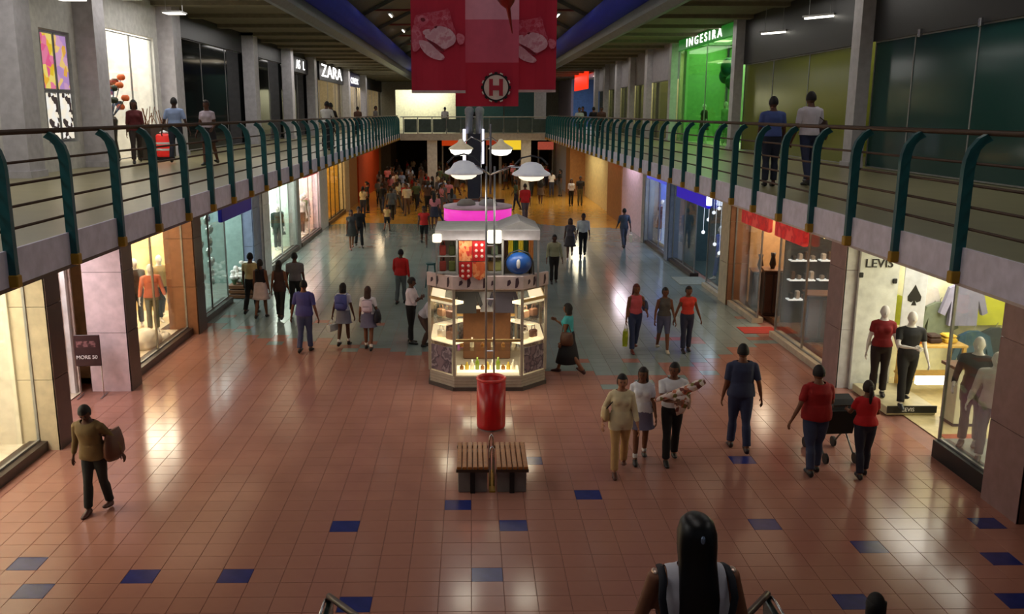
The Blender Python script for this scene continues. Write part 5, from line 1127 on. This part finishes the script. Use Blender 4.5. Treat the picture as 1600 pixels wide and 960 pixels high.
# left display 2
mann((-7.75, 21.4), 30, 'mannequin in coral jacket and camouflage trousers in the beige window', h=1.72, legs=stand, arms=((6, 14, 20, 0), (6, 14, 20, 0)), top=(206, 110, 78), sleeve=.9, hem=-.05, bottom=('t', (104, 98, 70)))
mann((-8.0, 22.75), 40, 'mannequin in tan shirt and black trousers in the beige window', h=1.74, legs=step, arms=((4, 18, 50, 0), (-10, 16, 20, 0)), top=(170, 140, 96), sleeve=.9, hem=-.05, bottom=('t', (26, 26, 28)))
mann((-8.35, 22.0), 30, 'mannequin in dark brown suit behind the coral jacket', h=1.76, legs=stand, arms=rest_a, top=(60, 44, 34), sleeve=.95, hem=-.1, bottom=('t', (40, 34, 30)))
def heap(name, loc, rx, ry, h_, m, label, cat, seed=1):
    q = MB(); rr = random.Random(seed); rows = []
    for i in range(7):
        t = i / 6; k = math.cos(t * math.pi / 2) ** .6
        rows.append([(rx * k * math.cos(a_) * (1 + rr.uniform(-.12, .12)), ry * k * math.sin(a_) * (1 + rr.uniform(-.12, .12)), h_ * t + (0 if i in (0,) else rr.uniform(-.03, .03))) for a_ in [2 * math.pi * j / 22 for j in range(22)]])
    rows[-1] = [(p[0] + .001, p[1], h_) for p in rows[-1]]
    q.rings(rows); o = q.build(name, [m], None, True); o.location = loc; return tag(o, label, cat)
heap('cloth_heap', (-7.55, 20.2, .125), .36, .55, .42, M('white cloth', (236, 224, 204), .8), 'large heap of white cloth on the floor of the beige window', 'cloth', 4)
heap('cloth_heap', (-7.38, 20.95, .125), .16, .22, .14, M('white cloth', (236, 224, 204), .8), 'small flat heap of white cloth beside the large heap', 'cloth', 5)
for i, (y, z, colr) in enumerate(((18.6, 2.5, (70, 52, 36)), (19.5, 2.65, (60, 44, 34)), (20.9, 2.8, (80, 60, 40)))):
    o = MB().lathe([(.02, 0), (.05, -.03), (.07, -.12), (.06, -.14), (0, -.14)], n=12).tube([(0, 0, 0), (0, 0, .5)], .006, 6).build('spotlight', [M('dark fitting', (40, 38, 36))]); o.location = (-8.0, y + 2.2, z); tag(o, 'small dark spotlight hanging in the beige window, %s from the lilac pillar' % ORD[i], 'spotlight', 'spotlights in the beige window')
# left display 1: hoop stand, blue garment, black shoes on the floor
hp_ = empty('display_hoop', (-7.62, 13.55, .12), 0, 'tall dark bent hoop stand at the pillar in the left display window', 'display stand')
MB().tube([(.0, .0, 0), (-.10, 0, .25), (-.16, 0, .6), (-.14, 0, .95), (-.04, 0, 1.2), (.02, 0, 1.3)], .022, 8).build('hoop', [M('dark brass', (96, 78, 52), .4, .5)], hp_, True)
MB().tube([(0.02, 0, 0), (.05, 0, .4), (-.02, 0, .62), (-.1, 0, .62)], .018, 8).build('brace', [M('dark brass', (96, 78, 52), .4, .5)], hp_, True)
mann((-8.2, 12.9), 60, 'mannequin in pale blue jacket at the left edge of the picture', h=1.74, legs=stand, arms=rest_a, top=(140, 160, 200), sleeve=.95, hem=-.06, bottom=('t', (206, 200, 190)))
shoe = MB().rings([[(-.04, 0, 0), (.04, 0, 0), (.04, 0, .07), (-.04, 0, .07)], [(-.042, -.1, 0), (.042, -.1, 0), (.035, -.1, .09), (-.035, -.1, .09)], [(-.05, -.2, 0), (.05, -.2, 0), (.035, -.2, .05), (-.035, -.2, .05)], [(-.03, -.28, 0), (.03, -.28, 0), (.02, -.28, .03), (-.02, -.28, .03)]])
def shoes_at(loc, rz, m, label, group=None):
    o = bpy.data.objects.new('shoe', SHOE[0]) if SHOE and False else shoe.build('shoe', [m], None, True); o.location = loc; o.rotation_euler.z = rz; return tag(o, label, 'shoe', group)
SHOE = []
for i, (x, y) in enumerate(((-7.42, 12.75), (-7.55, 12.45), (-7.35, 12.2))): shoes_at((x, y, .125), i * 1.3, black, 'black shoe on the white floor of the left display window, %s' % ('one nearest the pillar', 'middle of three', 'one nearest the picture edge')[i])
# shoe shop entrance: shelf unit, shoes, sign stand, door post
sh = empty('shoe_shelf', (-8.9, 16.85, 0), 0, 'dark maroon wall shelf with shoes inside the left shop entrance', 'shelf')
maro = M('maroon shelf', (74, 26, 26), .5)
box('back_board', maro, -.75, .95, .08, .14, .1, 3.1, sh)
for z in (.4, .85, 1.3, 1.75, 2.2, 2.65): box('shelf', M('pale shelf', (214, 196, 180), .4), -.75, .95, -.22, .08, z, z + .03, sh)
for i in range(12):
    shoes_at((-9.0 + .5 * (i % 3), 16.85, (.88, 1.33, 1.78, 2.23)[i // 3]), R(20), M('display shoe %d' % (i % 3), ((40, 20, 20), (200, 180, 170), (90, 40, 30))[i % 3], .4), '%s shoe on the maroon shelf, %s shelf' % (('dark', 'white', 'brown')[i % 3], ('second', 'third', 'fourth', 'fifth')[i // 3]), 'shoes on the maroon shelf')
tag(MB().box(-7.85, -7.75, 16.9, 17.0, 0, 3.3, 0, .01).build('door_1', [white]), kind='structure')
ss = empty('sign_stand', (-7.36, 16.72, 0), R(4), 'dark maroon sign board on a steel floor stand in the left shop entrance', 'sign')
MB().box(-.24, .24, -.015, .015, .62, 1.24, 0, .01).build('board', [M('maroon board', (50, 18, 24), .4)], ss)
MB().box(-.20, .16, -.018, -.015, 1.0, 1.12).build('picture', [pattern('sign picture', [(90, 50, 60), (140, 96, 100), (60, 24, 30)], 9, 'noise')], ss)
text('lettering', 'MORE 50', (-.02, -.02, .80), FACE_C, .10, white, ss)
for x in (-.22, .22): MB().tube([(x, .02, 0), (x, .02, .64)], .012, 8).build('leg', [chrome], ss)
for x in (-.22, .22): MB().tube([(x, -.18, .012), (x, .2, .012)], .012, 8).build('foot', [chrome], ss)
# silver shop: hanging streamers, bouquets on a crate
silv = M('silver foil', (196, 206, 200), .2, .8, var=.3, scale=18)
for i in range(9):
    o = MB(); z = 3.1
    for k in range(7 + i % 3): o.ell((.04 * math.sin(k * 2.1 + i), .03 * math.cos(k * 1.7), -k * .30), .07, .07, .12, 8, 6)
    o = o.build('foil_streamer', [silv], None, True); o.location = (-7.22 - .07 * (i % 3), 22.65 + .32 * i, 3.1); tag(o, 'silver foil streamer in the silver shop window, %s from the dark pillar' % ORD[i], 'streamer', 'streamers in the silver shop')
crt = empty('flower_crate', (-6.75, 26.5, 0), 0, 'brown wooden crate carrying white bouquets outside the silver shop', 'crate')
for z in (0.02, .16, .30): MB().box(-.42, .42, -.45, .45, z, z + .11, 0, .01).build('slat', [wood], crt)
petal = M('white blossom', (232, 230, 224), .6, var=.2, scale=20)
for i in range(7):
    o = MB(); rr = random.Random(i)
    for k in range(9): o.ell((rr.uniform(-.14, .14), rr.uniform(-.14, .14), rr.uniform(.12, .36)), .075, .075, .06, 7, 5)
    o = o.build('blossoms', [petal], None, True); e_ = empty('bouquet', (-6.75 + (-.26, .0, .26, -.2, .15, -.05, .28)[i], 26.5 + (-.3, -.28, -.3, .05, .05, .32, .3)[i], .41), 0, 'white bouquet on the brown crate, %s' % ('front, by the shop', 'front middle', 'front, by the walkway', 'centre, by the shop', 'centre, by the walkway', 'rear middle', 'rear, by the walkway')[i], 'bouquet')
    o.parent = e_; MB().lathe([(.04, 0), (.10, .16), (.0, .16)], n=10).build('wrap', [M('green wrap', (90, 120, 90), .5)], e_)
    if i > 2: e_.location.z += .22 if i > 4 else .12; 
    if i > 2: MB().lathe([(.09, -.22 if i > 4 else -.12), (.09, 0), (0, 0)], n=10).build('pot', [M('dark pot', (70, 60, 50), .6)], e_)
# mint window and pinkish window
mann((-7.55, 34.9), 40, 'mannequin in dark green coat in the mint white window', h=1.78, legs=stand, arms=rest_a, top=(34, 56, 52), sleeve=.95, hem=-.3, bottom=('t', (40, 50, 54)))
mann((-7.6, 35.5), 40, 'mannequin in grey dress in the mint white window', h=1.74, male=False, legs=stand, arms=rest_a, top=(120, 136, 134), sleeve=.3, bottom=('k', (110, 126, 124), .6))
tag(box('light_box', M('lit white panel', (250, 252, 246), .5, emit=1.2, var=0), -8.5, -7.75, 35.85, 35.94, .9, 2.6), 'tall lit white panel in the mint white window', 'panel')
mann((-7.5, 40.3), 40, 'mannequin in pale green dress in the pinkish window', h=1.74, male=False, legs=stand, arms=rest_a, top=(150, 156, 120), sleeve=.2, bottom=('k', (160, 150, 130), .7))
mann((-7.55, 41.0), 40, 'mannequin in rose blouse in the pinkish window', h=1.74, male=False, legs=stand, arms=rest_a, top=(206, 150, 150), sleeve=.5, bottom=('k', (190, 170, 160), .5))
mann((-7.45, 39.5), 40, 'mannequin in white blouse in the pinkish window', h=1.74, male=False, legs=stand, arms=rest_a, top=(226, 220, 214), sleeve=.5, bottom=('t', (120, 90, 80)))
gl = empty('wall_lantern', (-6.9, 47.0, 3.2), 0, 'bright lantern over the gold shop front', 'lamp')
MB().lathe([(0, .2), (.05, .18), (.25, .0), (.2, -.02)], n=16, cap=False).build('shade', [white], gl, True); MB().ell((0, 0, -.05), .15, .15, .1, 12, 8).build('bulb', [M('lantern glow', (255, 240, 200), .4, emit=4, var=0)], gl)

# right: white panel shop
tag(MB().box(7.55, 8.32, 17.05, 17.12, 0.0, 3.6).build('wall_shop_panel', [M('white panel', (222, 226, 220), .5)]), kind='structure')
ls = empty('letter_sign', (7.91, 17.04, 2.54), 0, 'dark letters on the white panel of the bright clothing shop', 'sign')
text('lettering', "LEVIS", (0, 0, 0), FACE_C, .24, M('dark letters', (40, 36, 36), .5), ls)
for x, z in ((-.34, -.22), (.33, -.34)): MB().box(x - .04, x + .04, -.03, .0, z - .05, z + .05, 0, .01).build('clip', [black], ls)
l2 = empty('letter_sign', (9.35, 17.82, 2.72), 0, 'dark letters on the bright rear wall of the clothing shop', 'sign'); text('lettering', 'Ua', (0, 0, 0), FACE_C, .30, M('dark letters', (40, 36, 36), .5), l2)
cp = empty('card_poster', (8.76, 17.25, 1.05), R(-8), 'tall white card poster with a black spade hanging in the clothing shop', 'poster')
MB().box(-.22, .22, -.01, .01, 0, 1.75, 0, .008).build('sheet', [M('card white', (214, 218, 226), .4)], cp)
spade = [(0, .42), (-.06, .30), (-.13, .18), (-.12, .09), (-.05, .06), (-.015, .10), (-.05, 0), (.05, 0), (.015, .10), (.05, .06), (.12, .09), (.13, .18), (.06, .30)]
MB().prism([(x, z + .62) for x, z in spade], 'y', -.016, -.011).build('spade', [black], cp)
MB().prism([(x * .35 - .13, z * .35 + 1.42) for x, z in spade], 'y', -.016, -.011).build('small_spade', [black], cp); text('corner_letter', 'A', (-.13, -.014, 1.64), FACE_C, .14, black, cp, .003); MB().prism([(x * .35 + .13, .2 - z * .35) for x, z in spade], 'y', -.016, -.011).build('small_spade', [black], cp)
pf = empty('display_platform', (7.98, 16.2, 0), 0, 'low display platform with a black lettered front edge in the clothing shop', 'platform')
MB().box(-.42, .48, -.75, .75, .012, .16, 0, .01).build('deck', [M('platform deck', (196, 186, 150), .4)], pf); box('front_edge', black, -.42, .48, -.78, -.75, .06, .19, pf)
text('lettering', 'LEVIS', (-.05, -.79, .125), FACE_C, .10, white, pf, .003)
mann((7.66, 16.1), -16, 'mannequin in dark red top and black trousers on the lettered platform', z=.16, h=1.78, male=False, legs=stand, arms=((-4, 10, 20, 0), (6, 14, 30, 0)), top=(128, 20, 24), sleeve=.3, hem=.0, bottom=('t', (38, 26, 28)), shoes=(30, 26, 26))
mann((7.90, 15.55), -10, 'mannequin in black tee and black jeans with folded white arm on the lettered platform', z=.16, h=1.80, legs=step, arms=((30, 8, 80, 50), (4, 12, 20, 0)), top=(28, 28, 32), sleeve=.34, hem=.0, bottom=('t', (22, 22, 26)), shoes=(24, 24, 26))
pl2 = empty('display_platform', (7.95, 12.6, 0), 0, 'grey display platform behind the glass at the near right pillar', 'platform')
MB().box(-.35, .65, -.6, 1.0, .012, .26, 0, .01).build('deck', [M('grey deck', (110, 118, 112), .4)], pl2)
mann((7.82, 13.25), -40, 'mannequin in dark coat and dark trousers behind the near right glass', z=.26, h=1.80, legs=stand, arms=((4, 14, 60, 10), (4, 8, 10, 0)), top=(52, 46, 46), sleeve=.9, hem=-.25, bottom=('t', (44, 40, 40)), shoes=(26, 24, 26))
mann((7.80, 12.70), -40, 'mannequin in pale grey jacket and black trousers behind the near right glass', z=.26, h=1.72, legs=step, arms=((10, 14, 40, 0), (4, 12, 20, 0)), top=(206, 202, 198), sleeve=.95, hem=-.1, bottom=('t', (26, 24, 26)), shoes=(26, 24, 26))
wp = empty('plinth', (8.66, 15.05, 0), 0, 'tall white square plinth inside the clothing shop', 'plinth'); MB().box(-.2, .2, -.2, .2, .05, 1.05, 0, .01).build('block', [M('plinth white', (226, 226, 206), .5)], wp); MB().box(-.22, .22, -.22, .22, .012, .05).build('foot', [black], wp); MB().box(-.3, .3, -.22, .22, 1.05, 1.10).build('tray', [wood], wp)
tb = empty('display_table', (8.95, 16.75, 0), 0, 'yellow wood table with two shelves inside the clothing shop', 'table')
ywood = M('yellow wood', (206, 166, 84), .4, scale=12)
for z in (.35, 1.0): MB().box(-.55, .55, -.3, .3, z, z + .05, 0, .01).build('board', [ywood], tb)
for x in (-.5, .5):
    for y in (-.25, .25): box('leg', ywood, x - .03, x + .03, y - .03, y + .03, .012, 1.0, tb)
for k, (x, colr, lb) in enumerate(((-.3, (210, 110, 30), 'orange'), (0, (60, 40, 30), 'dark brown'), (.3, (216, 180, 60), 'yellow'))):
    o = MB().box(-.12, .12, -.15, .15, 0, .10, 0, .025).box(-.11, .11, -.14, .14, .10, .16, 0, .025).build('folded_clothes', [cloth_mat(colr)]); o.location = (8.95 + x, 16.75, 1.05); tag(o, lb + ' folded clothes on the yellow wood table', 'clothes')
lbx = tag(box('floor_light', M('white light strip', (255, 252, 240), .4, emit=2.2, var=0), 8.45, 9.6, 16.2, 16.3, .35, .5), 'bright white light strip low inside the clothing shop', 'light')
def garment(loc, rz, colr, label, sc=1.0):
    o = MB().prism([(-.22, .0), (.22, .0), (.21, .40), (.29, .16), (.37, .20), (.25, .60), (.08, .68), (-.08, .68), (-.25, .60), (-.37, .20), (-.29, .16), (-.21, .40)], 'y', -.05, .05).build('hanging_shirt', [cloth_mat(colr)]); MB().tube([(0, 0, .66), (0, 0, .74), (.02, 0, .77)], .006, 6).build('hook', [chrome], o)
    o.location = loc; o.rotation_euler.z = rz; o.scale = (sc, 1, sc); return tag(o, label, 'shirt')
garment((8.55, 17.6, 1.2), 0, (196, 200, 60), 'yellow green shirt beside the card poster in the clothing shop', .9)
garment((9.2, 17.78, 1.25), 0, (214, 206, 200), 'white shirt on the rear wall of the clothing shop', 1.1)
garment((9.5, 17.64, .9), 0, (120, 130, 110), 'sage grey shirt on the rear wall of the clothing shop', 1.1)
garment((9.9, 17.5, 1.2), 0, (150, 148, 176), 'lilac grey shirt on the rear wall of the clothing shop', 1.3)
garment((10.6, 17.76, 1.15), 0, (206, 208, 70), 'big yellow green shirt on the rear wall of the clothing shop', 1.5)
garment((10.7, 17.62, .3), 0, (60, 66, 72), 'charcoal shirt below the big yellow green shirt', 1.2)
garment((10.1, 17.36, .3), 0, (60, 90, 110), 'dark blue shirt low on the rear wall of the clothing shop', 1.2)
o = MB().prism([(-.2, 0), (-.05, .05), (.2, .02), (.05, -.05)], 'y', -.01, .01).build('wall_emblem', [M('red emblem', (220, 70, 60), .5)]); o.location = (10.2, 17.8, 2.3); tag(o, 'small red emblem on the bright rear wall of the clothing shop', 'emblem')
mat_ = MB().box(-.3, .3, -.28, .28, 0, .012, 0, .004).build('floor_mat', [M('terracotta mat', (176, 92, 64), .8)]); mat_.location = (8.3, 14.15, .012); tag(mat_, 'terracotta floor mat inside the clothing shop entrance', 'mat')
# bronze shop
m2_ = MB().box(-.45, .45, -.35, .35, 0, .012, 0, .004).build('floor_mat', [M('red mat', (170, 44, 30), .8)]); m2_.location = (7.28, 22.0, 0.0); tag(m2_, 'red floor mat before the bronze shop entrance', 'mat')
tag(MB().box(7.62, 7.68, 22.8, 25.0, .14, 3.3).build('wall_shop_beige', [M('beige lit panel', (222, 188, 140), .5)]), kind='structure') if False else None
area((8.4, 24.0, 3.1), .8, 1.6, 34, (1, .84, .6))
for i, (x, y, w_, hh) in enumerate(((8.0, 24.35, .45, 1.0), (8.0, 23.35, .45, 1.2), (8.2, 20.6, .6, 1.1))):
    cbn = empty('display_cabinet', (x, y, .12), R(-10), ('dark brown display cabinet near the beige pillar', 'tall dark brown display cabinet at the entrance of the bronze shop', 'dark brown display cabinet behind the nearer glass of the bronze shop')[i], 'cabinet')
    dk = M('dark brown lacquer', (48, 28, 20), .35)
    MB().box(-w_ / 2, w_ / 2, -.3, .3, 0, hh, 0, .02).build('body', [dk], cbn); MB().box(-w_ / 2 - .03, w_ / 2 + .03, -.33, .33, hh, hh + .04, 0, .01).build('top', [wood], cbn)
    for s in (-1, 1): MB().box(s * w_ / 4 - w_ / 5, s * w_ / 4 + w_ / 5, -.32, -.30, .1, hh - .08, 0, .008).build('door', [M('brown door', (70, 42, 28), .4)], cbn)
for i, (x, y) in enumerate(((8.0, 24.35), (8.0, 23.35))):
    v = MB().lathe([(.05, 0), (.09, .12), (.05, .3), (.07, .42), (.0, .42)], n=14).build('vase', [M('dark brown lacquer', (48, 28, 20), .35)], None, True); v.location = (x, y, .12 + (1.04, 1.24)[i]); tag(v, ('dark vase on the cabinet near the beige pillar', 'dark vase on the tall cabinet of the bronze shop')[i], 'vase')
for i, (x, z) in enumerate(((8.35, 1.75), (9.1, 1.75), (8.35, 1.25), (9.1, 1.25), (8.35, .75), (9.1, .75))):
    s_ = empty('lit_shelf', (x, 22.2, z), 0, 'lit glass shelf on the dark partition of the bronze shop, %s' % ('upper, by the entrance', 'upper, inner', 'middle, by the entrance', 'middle, inner', 'lower, by the entrance', 'lower, inner')[i], 'shelf')
    MB().box(-.32, .32, -.12, .12, 0, .03).build('board', [M('lit shelf board', (236, 240, 240), .4, emit=.9, var=0)], s_)
    for k in range(4): MB().box(-.28 + .16 * k, -.18 + .16 * k, -.07, .07, .03, .14 + .05 * ((k + i) % 3), 0, .02).build('boxed_item', [cloth_mat(((60, 50, 44), (190, 180, 170), (96, 70, 50), (130, 120, 110))[(k + i) % 4])], s_)
tag(MB().box(7.95, 11.5, 22.34, 22.40, .12, 3.3).build('wall_shop_dark', [darkw]), kind='structure')
for i in range(5):
    o = MB().tube([(0, 0, 0), (0, 0, .4)], .006, 6).ell((0, 0, -.05), .05, .05, .05, 10, 8, 1).build('pendant_lamp', [black, M('warm pendant', (255, 220, 140), .4, emit=5, var=0)]); o.location = (8.05 + .35 * i, 21.9, 2.45 + .12 * (i % 2)); tag(o, 'small warm pendant lamp inside the bronze shop, %s from the entrance side' % ORD[i], 'lamp', 'pendants in the bronze shop')
# dark blue-lit shop
mann((8.2, 29.0), -70, 'mannequin in bright blue outfit in the dark glazed shop', z=.02, h=1.8, legs=step, arms=swing, top=(40, 90, 200), sleeve=.9, hem=-.05, bottom=('t', (60, 100, 170)))
for i, (y, z) in enumerate(((28.6, 2.4), (29.2, 2.2), (29.8, 1.9), (28.9, 1.2), (30.4, 1.4), (28.3, 1.0))):
    o = MB().ell((0, 0, 0), .06, .06, .06, 10, 8).tube([(0, 0, .05), (0, 0, 3.2 - z)], .004, 5).build('globe_lamp', [M('white globe', (235, 240, 250), .4, emit=1.8, var=0)], None, True); o.location = (7.95, y, z); tag(o, 'small white globe lamp in the dark glazed shop, %s' % ('highest', 'second highest', 'third highest', 'fifth highest', 'fourth highest', 'lowest')[i], 'lamp', 'globe lamps in the dark shop')
area((8.3, 29.2, 3.0), .6, 1.0, 16, (.5, .7, 1))
cs = MB().box(-.5, .5, -.7, .7, 0, .02, 0, .005).build('floor_mat', [M('pale light patch', (136, 142, 134), .7)]); cs.location = (7.2, 28.8, 0.0); tag(cs, 'pale light patch before the dark glazed shop', 'mat')  # thin slab painted pale to stand for a light patch on the floor
# arched blue display
ar = MB().prism([(-.8, 0), (.8, 0), (.8, 1.4)] + [(.8 * math.cos(t), 1.4 + .5 * math.sin(t)) for t in [math.pi * k / 10 for k in range(1, 10)]] + [(-.8, 1.4)], 'x', -.05, .05).build('arched_panel', [M('pale blue lit arch', (170, 200, 250), .5, emit=.5, var=.05)]); ar.location = (7.95, 36.0, .12); tag(ar, 'pale blue arched panel in the blue shop window', 'panel')
mann((8.0, 37.25), -40, 'mannequin in navy dress in the blue shop window', h=1.74, male=False, legs=stand, arms=rest_a, top=(40, 44, 90), sleeve=.2, bottom=('k', (40, 44, 90), .6))
area((7.1, 41.5, 3.5), .4, 3.0, 60, (1, .85, .95), (0, R(25), 0))
area((6.6, 54.5, 3.5), .5, 6.0, 170, (1, .9, .62), (0, R(25), 0)); area((-6.1, 61, 3.5), .5, 6.0, 60, (1, .75, .45), (0, R(-25), 0))
# upper left room: flower vase, planters, red lantern-like trolley
vs_ = empty('flower_vase', (-10.1, 25.9, ZU), 0, 'tall dark vase with orange flowers in the white upper room', 'flower vase')
MB().lathe([(.12, 0), (.16, .05), (.10, .6), (.16, 1.15), (.10, 1.25), (0, 1.25)], n=16).build('vase', [M('dark vase', (44, 40, 36), .4)], vs_, True)
rr = random.Random(5); q = MB(); q2 = MB()
for k in range(22):
    x, y, z = rr.uniform(-.3, .3), rr.uniform(-.5, .5), rr.uniform(1.5, 2.4); (q if k % 3 else q2).ell((x, y, z), .12, .12, .10, 7, 5); q2.tube([(0, 0, 1.2), (x, y, z)], .012, 5)
q.build('blossoms', [M('orange blossom', (226, 110, 50), .6)], vs_, True); q2.build('greenery', [M('dark leaf', (50, 60, 40), .6)], vs_, True)
for i, (y, w_) in enumerate(((26.9, .9), (28.2, .8))):
    t = empty('dark_planter', (-9.45, y, ZU), 0, ('dark low planter with dry twigs before the white room, nearer', 'dark low planter with dry twigs before the white room, farther')[i], 'planter')
    MB().box(-.22, .22, -w_ / 2, w_ / 2, 0, .95, 0, .03).build('tub', [M('dark tub', (60, 52, 44), .6)], t); b_ = MB()
    for k in range(9): b_.tube([(0, -w_ / 2 + .1 * k, .9), (rr.uniform(-.2, .2), -w_ / 2 + .1 * k + rr.uniform(-.2, .2), 1.25 + rr.uniform(0, .3))], .012, 5)
    b_.build('twigs', [wood], t)
rl = empty('red_barrel_display', (-8.9, 26.6, ZU), 0, 'red and white striped drum display behind the left gallery rail', 'display')
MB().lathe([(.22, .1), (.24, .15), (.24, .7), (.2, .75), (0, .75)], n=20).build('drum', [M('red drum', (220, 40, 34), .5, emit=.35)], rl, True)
for z in (.28, .46): MB().lathe([(.245, z), (.25, z + .03), (.245, z + .06)], n=20, cap=False).build('band', [white], rl, True)
MB().lathe([(.1, .75), (.14, .8), (0, .86)], n=16).build('lid', [white], rl, True); MB().lathe([(.26, 0), (.26, .1), (0, .1)], n=20).build('foot', [black], rl)
for i, (y, z) in enumerate(((21.0, 7.85), (24.6, 8.3), (28.3, 8.3))):  # glowing panels added for bright spots of reflections and lights in upper shops
    lp = empty('bright_spot_panel', (-8.9, y, z), 0, 'added square bright spot panel under the gallery ceiling, %s along the poster wall' % ORD[i], 'ceiling light')
    box('frame', greyp, -.3, .3, -.3, .3, .02, .06, lp); box('diffuser', M('panel glow', (255, 250, 236), .4, emit=2.2, var=0), -.27, .27, -.27, .27, 0, .02, lp)
    for x in (-.25, .25): MB().tube([(x, 0, .05), (x, 0, 8.75 - z)], .008, 6).build('hanger', [greyp], lp)
# green shop: balloons and stand
for i, (x, y, z, r_) in enumerate(((10.5, 37.5, 7.2, .34), (10.6, 38.2, 6.9, .30), (10.5, 36.9, 6.6, .28))):
    o = MB().ell((0, 0, 0), r_, r_, r_ * 1.15, 14, 10).lathe([(.03, -r_ * 1.15 - .03), (.0, -r_ * 1.15)], n=8).tube([(0, 0, -r_ * 1.15), (0, 0, -(z - ZU - .012))], .006, 5).build('balloon', [M('dark green balloon', (34, 96, 70), .35)], None, True); o.location = (x, y, z); tag(o, 'dark green balloon in the green shop, %s' % ('highest of three', 'middle of three', 'lowest of three')[i], 'balloon')
mann((10.4, 37.2), -70, 'mannequin in pale green outfit in the green upper shop', z=ZU + .012, h=1.8, legs=stand, arms=rest_a, top=(150, 200, 140), sleeve=.6, bottom=('t', (120, 170, 120)))
mann((10.4, 40.6), -70, 'mannequin in dark brown outfit in the green upper shop', z=ZU + .012, h=1.75, male=False, legs=stand, arms=rest_a, top=(60, 60, 44), sleeve=.6, bottom=('k', (60, 50, 40), .5))

# ---------------------------------------------------------------- stairs in the foreground
stairs = empty('floor_stairs', (0, 0, 0), kind='structure')
stm = M('stair stone', (120, 100, 92), .5)
N_ = 24; rise = ZU / N_; run = 0.29
for i in range(N_):
    z1 = ZU - (i + 1) * rise + rise
    y0 = .30 + i * run
    if i == 0: continue
    MB().box(-1.25, 2.68, y0, y0 + run, max(0.001, z1 - rise - .18) if z1 - rise > .2 else .001, z1).build('step', [stm], stairs)
box('landing', khaki, -3.2, 4.2, -4, .30 + run, ZS, ZU, stairs)
dkgreen = M('dark green balustrade panel', (28, 44, 42), .25); rail_m = M('dark brown handrail', (66, 48, 42), .4)
for s, xo, xi, lb in ((-1, -1.33, -.95, 'dark green stair balustrade with brown handrail at the bottom edge, left of the long hair'), (1, 2.78, 2.46, 'dark green stair balustrade with brown handrail at the bottom edge, right of the long hair')):
    b = empty('stair_balustrade', (xo, 7.6, 0), 0, lb, 'balustrade')
    MB().box(-.03, .03, -.5, .03, 0, .93, 0, .01).build('end_post', [dkgreen], b)
    MB().rings([[(-.02, -7.0, 3.95), (.02, -7.0, 3.95), (.02, -.5, .03), (-.02, -.5, .03)], [(-.02, -7.0, 4.6), (.02, -7.0, 4.6), (.02, -.5, .93), (-.02, -.5, .93)]]).build('panel', [dkgreen], b)
    MB().tube([(-s * .0 + s * .035, .03, 0), (s * .035, .03, .92), (s * .035, .0, .96), (s * .035, -.1, .97), (s * .035, -.5, .97)], .014, 8).build('chrome_edge', [chrome], b, True)
    MB().tube([(0, .02, .80), (0, .05, .93), (0, .02, .98), (-s * .10, -.12, 1.0), (-s * .36, -.46, 1.03), (-s * .36, -.8, 1.16), (-s * .36, -6.9, 4.62)], .032, 10).build('handrail', [rail_m], b, True)
